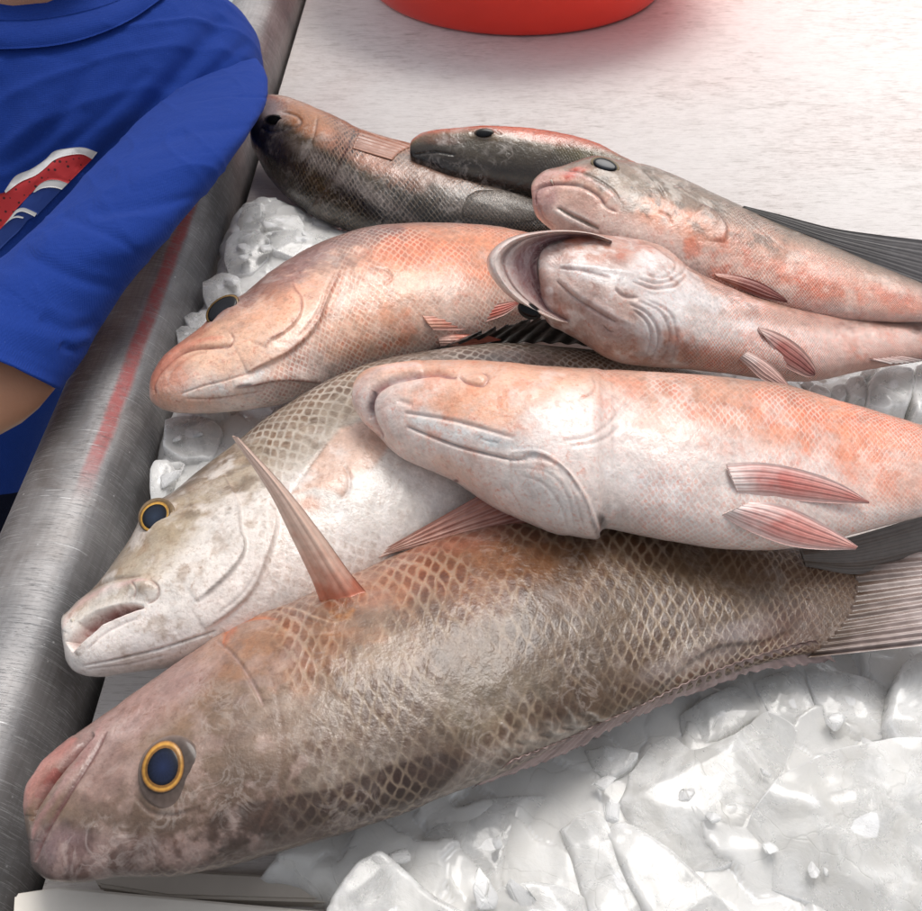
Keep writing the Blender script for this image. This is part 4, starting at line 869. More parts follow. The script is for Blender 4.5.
# ================================================= pink grey snapper with the closed frowning mouth
P7 = [(532,192,532,198),(532,184,533,208),(536,178,538,218),(546,171,548,227),(562,166,563,238),(590,158,590,252),(617,160,620,266),(650,166,650,279),(680,177,682,291),(710,191,712,301),(745,207,750,309),(780,224,790,315),(835,247,840,321),(880,266,885,322),(925,284,930,322),(975,302,980,325)]
lo = loft(P7, [(0, .104), (5, .098), (10, .082), (15, .066)], [(0, .68), (5, .58), (10, .5), (15, .35)], (.2, .8, .30), nst=380, nph=320)
k = Skin(lo, seed=7)
k.ramp([(1, (96, 84, 74)), (.8, (132, 118, 106)), (.5, (166, 142, 126)), (.2, (206, 166, 148)), (-.2, (226, 188, 172)), (-1, (232, 212, 204))])
k.blob(575, 173, 16, 6, (198, 82, 66), .9, -22); k.blob(630, 188, 50, 20, (134, 120, 104), .85, 20); k.blob(690, 200, 70, 14, (124, 112, 98), .7, 24); k.blob(590, 205, 34, 12, (196, 158, 144), .7, 18); k.blob(545, 195, 14, 26, (190, 150, 146), .8, 20)
k.blob(655, 212, 28, 18, (216, 156, 130), .8, 25); k.blob(695, 228, 22, 22, (218, 150, 122), .8); k.blob(590, 225, 50, 14, (226, 196, 184), .8, 15); k.blob(760, 250, 60, 18, (190, 140, 118), .7, 22)
k.blob(820, 285, 80, 16, (220, 138, 112), .85, 16); k.blob(740, 275, 50, 12, (226, 190, 174), .6, 18); k.blob(700, 205, 60, 10, (136, 116, 100), .7, 26); k.blob(900, 305, 50, 12, (226, 158, 136), .7)
k.noscale([(525, 240), (525, 160), (600, 150), (690, 185), (700, 215), (690, 250), (640, 270)], 12)
k.groove(zc((72, 300), (68, 255), (85, 222), (130, 205), (200, 200), (270, 208), (335, 238), (375, 272), (395, 305), (450, 332)), 2.0, 2.4, (120, 84, 80), .85)
k.groove(zc((60, 270), (75, 205), (115, 165), (180, 155), (260, 165), (340, 195), (410, 245), (455, 300)), 3.5, -2.0, (200, 158, 150), .75)
k.groove(zc((200, 140), (280, 150), (360, 185), (430, 235), (465, 295)), 1.6, 1.4, (126, 100, 92), .7)
k.groove(zc((90, 300), (120, 245), (170, 225), (240, 228), (310, 250), (360, 290)), 3, -1.2, (222, 186, 174), .6)
k.groove(zc((170, 310), (230, 345), (300, 380), (365, 412)), 2.6, 2.2, (112, 108, 96), .85); k.groove(zc((150, 320), (210, 360), (280, 400), (330, 425)), 2.8, -1.6, (228, 214, 206), .8); k.groove(zc((215, 320), (290, 355), (360, 392)), 2, -.8, (236, 222, 214), .7)
k.groove(zc((85, 300), (110, 360), (160, 410)), 2, .8, (176, 136, 128), .5)
for x, y in ((515, 220), (600, 258), (640, 300)): a, b = zc((x, y))[0]; k.blob(a, b, 2.0, 1.1, (28, 24, 24), .9, 20, nz=.1)
k.groove(zc((550, 120), (590, 160), (640, 215), (670, 270)), 1.6, 1.1, (96, 84, 76), .6); k.groove(zc((480, 110), (560, 150), (620, 200)), 1.8, -.9, (188, 178, 168), .5); k.groove(zc((640, 330), (680, 350), (700, 390)), 1.8, 1., (200, 130, 110), .5)
k.step(z3((470, 255), (500, 275), (520, 300), (518, 330))[::-1], 2., 16, 1.6, (120, 84, 72), .7); k.groove(z3((440, 280), (480, 272), (508, 300)), 1.8, -.8, (222, 180, 162), .5)
k.bump(604, 165, 17, 8, 2.2, 20)
for a in range(7): k.groove([(650+a*14, 172+a*6), (672+a*15, 186+a*7.5), (700+a*14, 202+a*8)], 1.4, .5, (190, 178, 166) if a % 2 else (100, 86, 76), .35)
k.mottle([(560, 170), (650, 160), (800, 232), (800, 260), (640, 220), (580, 190)], (96, 84, 72), .7, 150, -.05, .3, 8, 1); k.mottle([(560, 170), (650, 165), (760, 225), (720, 250), (600, 220)], (214, 204, 194), .55, 110, .1, .4, 8, 2)
k.mottle([(535, 190), (620, 200), (700, 250), (690, 280), (560, 240)], (240, 220, 208), .55, 120, .05, .4, 8, 3); k.mottle([(640, 230), (760, 240), (920, 300), (900, 320), (700, 290)], (216, 118, 88), .6, 100, .0, .35, 10, 4); k.mottle([(700, 220), (920, 285), (920, 320), (720, 290)], (244, 226, 214), .5, 75, .1, .4, 8, 5)
k.finish(rows=120, ua=1.3)
cen = k.V.mean((0, 1)); R7 = fish_root('pink and grey snapper with a closed downturned mouth and a red patch by its eye', (cen[0], cen[1], .05))
k.build('body', M_pink, R7); BV7 = k.bvh()
eye(R7, BV7, 605, 164.5, 14.5, 7, 18, [(0, (40, 48, 62)), (.8, (24, 28, 36)), (1, (10, 10, 12))], .78, [(0, (40, 34, 30)), (.84, (44, 38, 34)), (.9, (170, 150, 110)), (1, (90, 76, 66))], bulge=.0016)
blade('tail_fin', M_findark, R6, [(744, 206), (785, 216), (832, 228), (880, 235), (930, 241), (985, 249)], [(738, 210), (780, 232), (835, 254), (880, 272), (925, 290), (985, 310)], depth_at(BV7, 752, 216, .68)+.008, depth_at(BV7, 920, 290, .62)+.014, (70, 66, 62), (120, 116, 116), crown=.001, rays=7, cm=(92, 88, 86))
blade_on('pectoral_fin', M_finred, R7, BV7, z3((498, 395), (540, 398), (590, 412), (630, 436), (646, 450)), z3((510, 405), (550, 425), (595, 444), (625, 450), (648, 454)), .001, .006, (206, 150, 130), (120, 60, 52), (150, 84, 72), crown=.0025, rays=4)

tooth(R7, 551, 180, 554, 186, .0008, depth_at(BV7, 551, 180, .5)-.0006)
# ================================================= upturned snapper with the wide open mouth
P8 = [(524,243,524,250),(524,239,525,262),(527,235,532,292),(538,232,548,322),(556,231,562,331),(580,232,584,344),(610,236,606,358),(641,240,630,365),(668,250,662,368),(690,268,692,370),(725,285,730,374),(770,302,775,380),(815,313,816,381),(862,317,862,371),(925,318,925,361),(985,321,988,354)]
lo = loft(P8, [(0, .100), (5, .094), (9, .082), (12, .062), (15, .048)], [(0, .9), (4, .78), (9, .62), (15, .4)], (.1, 1, .2), nst=400, nph=340)
k = Skin(lo, seed=8)
k.ramp([(1, (150, 116, 100)), (.7, (196, 156, 140)), (.3, (220, 192, 180)), (-.2, (226, 208, 202)), (-.7, (206, 182, 172)), (-1, (184, 150, 136))])
k.patch([(500, 225), (600, 225), (640, 238), (625, 262), (560, 266), (540, 262), (560, 300), (600, 345), (640, 372), (500, 340)], (176, 142, 132), .8, 8)
k.blob(590, 250, 50, 12, (196, 152, 136), .8, 4); k.blob(600, 276, 60, 9, (222, 216, 214), .85, 10); k.blob(655, 268, 22, 16, (230, 222, 218), .85, 20); k.blob(600, 320, 46, 20, (186, 164, 158), .8, 38)
k.blob(700, 320, 50, 30, (232, 224, 220), .8, 15); k.blob(655, 355, 60, 12, (206, 162, 142), .7, 5); k.blob(730, 360, 40, 10, (208, 164, 144), .7); k.blob(800, 350, 50, 20, (232, 214, 208), .7); k.blob(800, 320, 90, 9, (170, 132, 116), .7, 6)
k.blob(860, 340, 60, 18, (230, 204, 194), .7); k.blob(900, 322, 50, 7, (126, 106, 96), .6); k.blob(550, 245, 16, 22, (190, 170, 164), .6)
k.noscale([(480, 220), (640, 230), (690, 262), (680, 380), (560, 360), (480, 300)], 12)
k.groove(zb((330, 205), (400, 208), (480, 214), (560, 226), (620, 236)), 2., -1.6, (236, 232, 230), .8); k.groove(zb((330, 216), (420, 226), (520, 250)), 1.6, 1.2, (176, 150, 146), .6)
k.groove(zb((330, 245), (390, 300), (470, 350), (545, 395), (610, 425)), 2.6, -2., (222, 204, 198), .75); k.groove(zb((320, 262), (380, 318), (460, 370), (540, 415)), 2.0, 1.6, (140, 114, 108), .7)
k.groove(zb((535, 290), (570, 318), (620, 322)), 2.2, 2.0, (150, 124, 120), .7)
for a, pts in enumerate([((585, 345), (650, 380), (690, 440), (690, 510), (655, 565)), ((620, 335), (700, 375), (735, 450), (725, 520), (690, 570)), ((600, 365), (650, 410), (668, 470), (650, 540)), ((650, 330), (735, 380), (762, 460), (750, 540), (730, 572))]):
    k.groove(zb(*pts), 1.8, 1.5 if a % 2 == 0 else .9, (150, 122, 116), .6)
    k.groove(zb(*[(x+12, y-4) for x, y in pts]), 2.0, -.7, (222, 204, 198), .5)
for pts in [((575, 105), (650, 102), (715, 130), (780, 180), (795, 215), (770, 250)), ((600, 125), (660, 125), (715, 158), (760, 200), (745, 240)), ((620, 250), (690, 270), (750, 255), (790, 225)), ((600, 262), (680, 290), (760, 278), (800, 240)), ((640, 230), (700, 250), (745, 235))]:
    k.groove(zb(*pts), 1.8, 1.6, (136, 100, 92), .6); k.groove(zb(*[(x, y+9) for x, y in pts]), 1.8, -1.2, (226, 202, 194), .5)
k.groove(zb((800, 215), (850, 235), (922, 272)), 1.6, 1.2, (130, 100, 90), .7); k.groove(zb((490, 425), (510, 445), (530, 450)), 1.4, 1., (110, 84, 80), .7)
k.groove(zb((300, 140), (270, 200), (285, 280), (330, 340)), 8, -1.6)
for _ in range(16): a, b = zb((280+rng.uniform(0, 220), 100+rng.uniform(0, 60)))[0]; k.blob(a, b, 5, 3, (226, 210, 204), .5, rng.uniform(0, 90))
h8 = [(525, 232), (620, 235), (690, 268), (690, 368), (600, 356), (530, 320)]
k.mottle(h8, (232, 222, 218), .7, 120, .0, .35, 8, 1); k.mottle(h8, (150, 112, 100), .5, 130, .0, .35, 8, 2); k.mottle([(640, 250), (760, 300), (760, 375), (640, 365)], (244, 238, 236), .7, 70, -.05, .3, 8, 3)
k.mottle([(690, 275), (930, 318), (930, 340), (740, 320)], (126, 84, 68), .6, 150, .0, .35, 8, 4); k.mottle([(660, 330), (930, 330), (930, 360), (700, 372)], (206, 134, 108), .5, 140, .05, .4, 8, 5); k.mottle([(560, 234), (660, 244), (650, 262), (560, 256)], (190, 112, 88), .6, 100, -.1, .3, 6, 6)
k.finish(rows=116, ua=1.3)
cen = k.V.mean((0, 1)); R8 = fish_root('upturned snapper with its round mouth gaping and throat showing', (cen[0], cen[1], .05))
k.build('body', M_white, R8); BV8 = k.bvh()
# gaping jaw: a scooped bowl with a rolled lip
def jaw():
    lipp = resamp([(612, 240), (592, 233), (568, 230), (540, 231), (514, 236), (496, 246), (487, 259), (490, 274), (502, 290), (518, 303), (538, 314), (556, 321), (568, 323)], 140)
    inn = resamp([(612, 243), (594, 239), (574, 238), (556, 242), (545, 248), (539, 256), (537, 266), (538, 277), (541, 288), (547, 298), (554, 307), (562, 314), (569, 320)], 140)
    nv = 60; v = np.linspace(0, 1, nv); fr = np.linspace(0, 1, 140)
    da = depth_at(BV8, 608, 246, .53)-.0008; db = depth_at(BV8, 566, 316, .51)-.0012
    D0 = np.interp(fr, [0, .12, .35, .6, .88, 1], [da, da-.001, da-.012, db-.012, db-.004, db])
    for _ in range(30): D0[1:-1] = .25*D0[:-2]+.5*D0[1:-1]+.25*D0[2:]
    W = []; cols = []
    lp3 = und(lipp[:, 0], lipp[:, 1], D0)
    n1 = fbm(np.stack([fr*9, fr*0, fr*0], 1), 3, 3)
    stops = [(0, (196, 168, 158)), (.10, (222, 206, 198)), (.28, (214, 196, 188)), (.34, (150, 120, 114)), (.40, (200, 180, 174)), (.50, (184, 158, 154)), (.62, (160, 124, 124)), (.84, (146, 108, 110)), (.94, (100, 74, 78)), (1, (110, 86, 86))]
    prof = [(0, .010), (.04, .001), (.09, -.002), (.17, -.0034), (.25, -.001), (.31, .0035), (.38, .0035), (.48, .006), (.65, .011), (.85, .014), (1, .011)]
    for i, x in enumerate(v):
        q = lipp*(1-x)+inn*x
        d = D0+np.interp(x, *zip(*prof))*np.sqrt(np.clip(1-(2*fr-1)**4, .08, 1))+.0008*fbm(np.stack([fr*14, fr*0+x*9, fr*0], 1), 3, 4)
        W.append(und(q[:, 0], q[:, 1], d))
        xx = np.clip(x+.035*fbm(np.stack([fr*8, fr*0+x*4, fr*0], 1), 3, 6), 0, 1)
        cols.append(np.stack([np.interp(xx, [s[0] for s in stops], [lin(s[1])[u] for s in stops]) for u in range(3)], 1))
    W = np.array(W); cols = np.array(cols)
    # outer wall running back to the head
    out = []; oc = []
    ctr = und(600, 285, .535)
    for i, x in enumerate(np.linspace(0, 1, 16)[1:]):
        base = W[0]; tgt = ctr+(base-ctr)*.35+FWD*.022
        o = base*(1-x)+tgt*x+(base-ctr)*(.06*math.sin(math.pi*x))
        out.append(o); oc.append(np.repeat(lin((196, 160, 146))[None], 140, 0))
    V = np.concatenate([np.array(out[::-1]), W]); cc = np.concatenate([np.array(oc[::-1]), cols])
    m = V.shape[0]
    f = grid_faces(m, 140); a, b, c_ = V.reshape(-1, 3)[f[:, 0]], V.reshape(-1, 3)[f[:, 1]], V.reshape(-1, 3)[f[:, 3]]
    uv = np.zeros((m*140, 2))
    return mesh_obj('lower_jaw', V.reshape(-1, 3), [tuple(x) for x in f.tolist()], M_white, R8, cols=cc.reshape(-1, 3), uvs=uv, amt=np.zeros(m*140))
jaw()
eye(R8, None, 529, 311, 12, 8, 25, [(0, (14, 14, 16)), (1, (6, 6, 8))], .84, [(0, (16, 14, 14)), (1, (22, 20, 20))], bulge=.0030, D=.531)
blade_on('pelvic_fin', M_finred, R8, BV8, ze((285, 25), (340, 40), (400, 70), (450, 110), (490, 165), (494, 195)), ze((318, 75), (345, 130), (385, 172), (430, 195), (465, 208), (490, 204)), .0008, .006, (222, 200, 192), (120, 70, 66), (182, 108, 98), crown=.002, rays=5, pale=(220, 184, 172))
blade_on('pelvic_fin', M_finpink, R8, BV8, ze((245, 115), (290, 135), (340, 170), (380, 215), (398, 242)), ze((215, 140), (250, 172), (290, 210), (335, 232), (380, 244)), .0008, .006, (232, 220, 214), (214, 170, 158), (216, 180, 170), crown=.002, rays=5, pale=(220, 184, 172))
fin('anal_fin', M_findark, R8, ze((690, 142), (740, 138), (800, 130)), ze((760, 160), (830, 156), (900, 146)), (190, 150, 140), (96, 80, 76), bv=BV8, nu=40, nv=20, rays=7, lift=(.0005, .004))

# tails of the upper fish, beyond the right edge
for R_, bv, x, y0, y1, dx in ((R3, BV3, 1044, 459, 495, 105), (R7, BV7, 972, 303, 324, 80), (R8, BV8, 982, 322, 353, 85)):
    d_ = depth_at(bv, x-2, (y0+y1)/2, .5)
    fin('tail_fin', M_finpink, R_, [(x, y0), (x+1, (y0+y1)/2), (x, y1)], [(x+dx, y0-16), (x+dx*.8, (y0+y1)/2), (x+dx, y1+18)], (206, 150, 130), (170, 130, 122), D=(d_+.004, d_+.010), nu=70, nv=24, rays=12, cm=(196, 150, 138), thick=.0014)
# ------------------------------------------------------------------ table with its steel rim
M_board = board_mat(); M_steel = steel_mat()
def extrude_profile(name, prof, y0, y1, mat, parent, n=60, closed=True):
    ys = np.linspace(y0, y1, n); V = np.array([[(x, y, z) for x, z in prof] for y in ys]); m = len(prof)
    f = grid_faces(n, m, closed).tolist()
    fs = [tuple(q[::-1]) for q in f]
    if closed: fs += [tuple(range(m)), tuple((n-1)*m+j for j in range(m-1, -1, -1))]
    return mesh_obj(name, V.reshape(-1, 3), fs, mat, parent)
def box(name, lo, hi, mat, parent=None, bev=.003, seg=3, rot=0):
    bm = bmesh.new(); bmesh.ops.create_cube(bm, size=1)
    lo = np.array(lo, float); hi = np.array(hi, float); c = (lo+hi)/2; s_ = hi-lo
    for v in bm.verts: v.co = Vector((v.co.x*s_[0], v.co.y*s_[1], v.co.z*s_[2]))
    bmesh.ops.bevel(bm, geom=bm.edges[:], offset=bev, segments=seg, affect='EDGES')
    for v in bm.verts:
        x, y = v.co.x, v.co.y; v.co.x = c[0]+x*math.cos(rot)-y*math.sin(rot); v.co.y = c[1]+x*math.sin(rot)+y*math.cos(rot); v.co.z += c[2]
    me = bpy.data.meshes.new(name); bm.to_mesh(me); bm.free(); me.materials.append(mat)
    if parent is not None: me.transform(__import__('mathutils').Matrix.Translation(-Vector(parent.location)))
    for p in me.polygons: p.use_smooth = True
    return link(bpy.data.objects.new(name, me), parent)
TB = empty('cleaning_table', (.4, .9, -.80), 'white topped steel cleaning table with a thick rolled metal rim', 'table')
box('tabletop', (-.177, -.02, -.030), (1.15, 2.2, 0), M_board, TB, .002)
# rolled rim: outer roll, broad convex top, sloping inner wall; a dark gap separates it from the board
prof = [(-.1835, -.035), (-.1842, -.004), (-.1850, .004)]+[tuple(p) for p in catmull([(-.186, .010), (-.1925, .0245), (-.200, .0325), (-.212, .0362), (-.226, .0358), (-.238, .0315), (-.2455, .022), (-.247, .008), (-.243, -.010), (-.236, -.025), (-.228, -.035)], per=5)]
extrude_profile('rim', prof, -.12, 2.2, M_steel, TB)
box('gap_strip', (-.1855, -.10, -.034), (-.175, 2.2, -.031), plain('gap_shadow_steel', (40, 38, 36), .6), TB, .0005, 1)  # dark colour stands in for the thin shadow inside the gap
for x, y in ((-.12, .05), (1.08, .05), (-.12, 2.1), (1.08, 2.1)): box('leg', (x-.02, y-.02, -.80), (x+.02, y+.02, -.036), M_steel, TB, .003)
# wooden-edged white boards at the near corner
M_plank = plain('chalky_white_plank', (226, 220, 210), .5, bump=.4, bscale=60, var=.12)
def plank(name, pts, z0, z1, mat, label=None, parent=None):
    """board whose top outline is given by table coordinates"""
    bm = bmesh.new(); vs = [bm.verts.new((x, y, z1)) for x, y in pts]; f = bm.faces.new(vs)
    if f.normal.z < 0: f.normal_flip()
    r = bmesh.ops.extrude_face_region(bm, geom=[f])
    for v in r['geom']:
        if isinstance(v, bmesh.types.BMVert): v.co.z = z0
    bmesh.ops.recalc_face_normals(bm, faces=bm.faces)
    bmesh.ops.bevel(bm, geom=bm.edges[:], offset=.0012, segments=2, affect='EDGES')
    me = bpy.data.meshes.new(name); bm.to_mesh(me); bm.free(); me.materials.append(mat); return link(bpy.data.objects.new(name, me), parent)
t = lambda x, y, z: tuple(unz(x, y, z)[:2])
z1 = .012
b1 = plank('cutting_board', [t(14, 893, z1), t(60, 886, z1), t(336, 912, z1), t(330, 960, z1), t(10, 960, z1)], .0005, z1, M_plank)
tag(b1, 'narrow white board at the near corner below the front fish', 'cutting board')
b2 = plank('plastic_strip', [t(92, 874, .008), t(150, 868, .008), t(372, 880, .008), t(380, 903, .008), t(168, 897, .008), t(98, 886, .008)], .0005, .008, plain('grey_plastic_strip', (188, 180, 170), .45, bump=.3, bscale=80, var=.15))
tag(b2, 'grimy grey strip tucked between the white board and the front fish', 'board')
# ------------------------------------------------------------------ red basin
def basin():
    c = und(521, 38, .42/(.7071+(38-CY)/F*.7071)); r = .172; c = np.array([c[0], c[1]+r, 0])
    pr = [(0, .004), (r*.9, .004), (r-.004, .0), (r+.002, .004), (r+.010, .03), (r+.030, .10), (r+.045, .15), (r+.056, .152), (r+.058, .148), (r+.060, .153), (r+.056, .157), (r+.042, .155), (r+.026, .10), (r+.006, .03), (r-.004, .008), (0, .008)]
    n = 96; V = np.array([[(c[0]+x*math.cos(a), c[1]+x*math.sin(a), z) for x, z in pr] for a in np.linspace(0, 2*np.pi, n, endpoint=False)])
    m = len(pr); f = [(i*m+j, ((i+1) % n)*m+j, ((i+1) % n)*m+j+1, i*m+j+1) for i in range(n) for j in range(m-1)]
    o = mesh_obj('basin', V.reshape(-1, 3), f, plain('red_plastic', (246, 60, 42), .38, coat=.3, bump=.08, bscale=40, var=.06), None)
    o.modifiers.new('sub', 'SUBSURF').levels = 1; o.modifiers['sub'].render_levels = 2
    tag(o, 'round red plastic basin standing on the far side of the white board', 'basin')
basin()
# ------------------------------------------------------------------ ice
M_icew = plain('melting_film_of_ice', (206, 200, 194), .16, bump=.5, bscale=120, var=.1); M_icew.node_tree.nodes['Principled BSDF'].inputs['Transmission Weight'].default_value = .93; M_icew.node_tree.nodes['Principled BSDF'].inputs['IOR'].default_value = 1.22; M_iceb = ice_mat('cloudy_ice', (236, 235, 232), .25, .30, .6); M_icec = ice_mat('clear_ice', (240, 240, 238), .55, .24, .5)
def in_poly(x, y, P):
    ins = np.zeros(x.shape, bool); n = len(P)
    for i in range(n):
        a, b = P[i], P[(i+1) % n]
        ins ^= ((a[1] > y) != (b[1] > y)) & (x < (b[0]-a[0])*(y-a[1])/((b[1]-a[1]) or 1e-9)+a[0])
    return ins
def ice_bed(label, outline, zt, cell, seed, step=.0016, amp=.006, zb=.0006):
    """packed broken ice: tilted plates, each with its own height, falling to the board at the edge"""
    P = resamp(list(outline)+[outline[0]], 160)
    x0, y0 = P.min(0)-.005; x1, y1 = P.max(0)+.005
    X, Y = np.meshgrid(np.arange(x0, x1, step), np.arange(y0, y1, step), indexing='ij')
    r_ = np.random.default_rng(seed); nc = int((x1-x0)*(y1-y0)/cell**2)
    sx, sy = r_.uniform(x0, x1, nc), r_.uniform(y0, y1, nc); h = r_.uniform(-1, 1, nc); gx, gy = r_.normal(0, .11, nc), r_.normal(0, .11, nc)
    st = r_.uniform(.6, 1.7, nc)
    wx = X+cell*.22*fbm(np.stack([X*60, Y*60, X*0], -1), 3, seed); wy = Y+cell*.22*fbm(np.stack([X*60, Y*60, X*0+9], -1), 3, seed)
    d1 = np.full(X.shape, 9.); d2 = d1.copy(); idx = np.zeros(X.shape, int)
    for i in range(nc):
        d = np.maximum(np.abs((wx-sx[i])*math.cos(i)+(wy-sy[i])*math.sin(i)), .85*np.abs((wy-sy[i])*math.cos(i)-(wx-sx[i])*math.sin(i)))*st[i]**.5
        nw = d < d1; d2 = np.where(nw, d1, np.minimum(d2, d)); d1 = np.where(nw, d, d1); idx = np.where(nw, i, idx)
    edge = smooth(0, cell*.06, d2-d1)
    Z = zt+amp*h[idx]*.6+np.clip((X-sx[idx])*gx[idx]+(Y-sy[idx])*gy[idx], -amp, amp)-amp*.25*(1-edge)
    Z += .0006*fbm(np.stack([X*90, Y*90, X*0], -1), 4, seed+2)+.0035*fbm(np.stack([X*25, Y*25, X*0], -1), 3, seed+5)
    pd = np.full(X.shape, 9.)
    for i in range(len(P)-1):
        a, b = P[i], P[i+1]; d = b-a; L = d@d+1e-12; tt = np.clip(((X-a[0])*d[0]+(Y-a[1])*d[1])/L, 0, 1); pd = np.minimum(pd, np.hypot(X-a[0]-tt*d[0], Y-a[1]-tt*d[1]))
    ins = in_poly(X, Y, P); sd = np.where(ins, pd, -pd)+.004*fbm(np.stack([X*70, Y*70, X*0], -1), 3, seed+7)
    keep = sd > 0
    Z = np.maximum(zb+.0005, zb+(Z-zb)*np.sqrt(smooth(-.0005, .012, sd)))
    nx, ny = X.shape; F_ = grid_faces(nx, ny); kq = keep.ravel()[F_].all(1); F_ = F_[kq]
    used = np.unique(F_); mp = -np.ones(nx*ny, int); mp[used] = np.arange(len(used)); F_ = mp[F_]
    V = np.stack([X, Y, Z], -1).reshape(-1, 3)[used]
    # underside and skirt so that the bed is a solid body
    from collections import Counter
    nv = len(V); Vb = V.copy(); Vb[:, 2] = zb
    e = np.concatenate([F_[:, [0, 1]], F_[:, [1, 2]], F_[:, [2, 3]], F_[:, [3, 0]]]); es = np.sort(e, 1); key = es[:, 0]*nv+es[:, 1]
    u, inv, cnt = np.unique(key, return_inverse=True, return_counts=True); be = e[cnt[inv] == 1]
    fs = np.concatenate([F_, F_[:, ::-1]+nv, np.stack([be[:, 1], be[:, 0], be[:, 0]+nv, be[:, 1]+nv], 1)])
    o = mesh_obj('crushed_ice', np.vstack([V, Vb]), fs, M_iceb, None); tag(o, label, 'ice', None, 'stuff'); return o
pw_ = lambda pts: [tuple(unz(a, b, .008)[:2]) for a, b in pts]
ice_bed('packed broken ice under the front fish, spreading to the lower right', pw_([(236, 884), (300, 830), (360, 800), (480, 700), (600, 600), (760, 560), (1000, 560), (1010, 960), (420, 965), (330, 905), (262, 893)]), .018, .034, 3, .0012, .0024)
ice_bed('ice patch between the metal rim and the heads of the pink and silver fish', pw_([(236, 206), (260, 196), (300, 205), (345, 225), (420, 262), (520, 330), (560, 420), (420, 520), (300, 560), (170, 560), (148, 520), (152, 470), (158, 430), (172, 400), (172, 345), (178, 325), (200, 300), (214, 262), (222, 232)]), .013, .022, 5, .0012, .0026)
ice_bed('ice beneath the tails at the right edge', pw_([(700, 400), (720, 350), (860, 330), (1000, 340), (1000, 470), (760, 470)]), .014, .022, 8, .0014, .006)
def ice_chunk(out_px, z, thick, label, seed, tilt=(0, 0), group=None, mat=None, nr=22, na=90, dome=.35, rough=.0011):
    """a broken slab: traced top outline at its height, rounded shoulder, flat dimpled top, sides going down"""
    cl = np.array(list(out_px)+[out_px[0]], float); sg = np.r_[0, np.cumsum(np.hypot(*np.diff(cl, axis=0).T))]; tt = np.linspace(0, sg[-1], na+1)[:-1]
    P = np.stack([np.interp(tt, sg, cl[:, u_]) for u_ in (0, 1)], 1)*.65+resamp(list(out_px)+[out_px[0]], na+1)[:-1]*.35
    P = P+(1.8*fbm(np.stack([P[:, 0]*.06, P[:, 1]*.06, P[:, 0]*0+seed], 1), 4, seed))[:, None]
    W = unz(P[:, 0], P[:, 1], z); c = W.mean(0); r_ = np.random.default_rng(seed)
    V = []; rr = W-c
    g = lambda x, y: tilt[0]*(x-c[0])+tilt[1]*(y-c[1])
    rad = np.linalg.norm(rr[:, :2], axis=1, keepdims=True)
    for i in range(nr+1):
        s_ = 1-(1-i/nr)**1.6 if i else 0
        x = c[0]+rr[:, 0]*s_; y = c[1]+rr[:, 1]*s_
        zz = z-thick*dome*.35*(s_**16)
        for kk in range(4):
            an = seed*1.7+kk*1.9; zz = np.minimum(zz, z+thick*.12-(.12+.05*kk)*((x-c[0])*math.cos(an)+(y-c[1])*math.sin(an))) if kk else zz
        q = np.stack([x*55, y*55, x*0+seed], -1)
        V.append(np.stack([x, y, zz+g(x, y)+thick*.09*fbm(q*.6, 3, seed)+rough*.2*fbm(q*3, 3, seed+1)], -1))
    top = V[-1]
    for s_, k_ in ((1.03, .30), (1.05, .55), (1.0, .8), (.92, 1.0)):
        x = c[0]+rr[:, 0]*s_; y = c[1]+rr[:, 1]*s_; q = np.stack([x*80, y*80, x*0+k_*4+seed], -1)
        V.append(np.stack([x, y, top[:, 2]-(top[:, 2]-max(.001, z-thick))*k_+rough*.6*fbm(q, 3, seed)], -1))
    V = np.array(V); n = len(V); f = grid_faces(n, na, True).tolist(); q = n*na
    Vs = np.vstack([V.reshape(-1, 3), V[-1].mean(0)])
    fs = [tuple(a) for a in f]+[(q-na+j, q, q-na+(j+1) % na) for j in range(na)]
    # orient outward
    a, b, d = (Vs[f[na*5][k_]] for k_ in (0, 1, 2)); nn = np.cross(b-a, d-b)
    if nn[2] < 0: fs = [t_[::-1] for t_ in fs]
    o = mesh_obj('ice_chunk', Vs, fs, mat or M_icec, None); tag(o, label, 'ice chunk', group); return o
zi = lambda *p: Zt(480, 640, 2.086, p)
G1 = 'large ice slabs at the lower right'
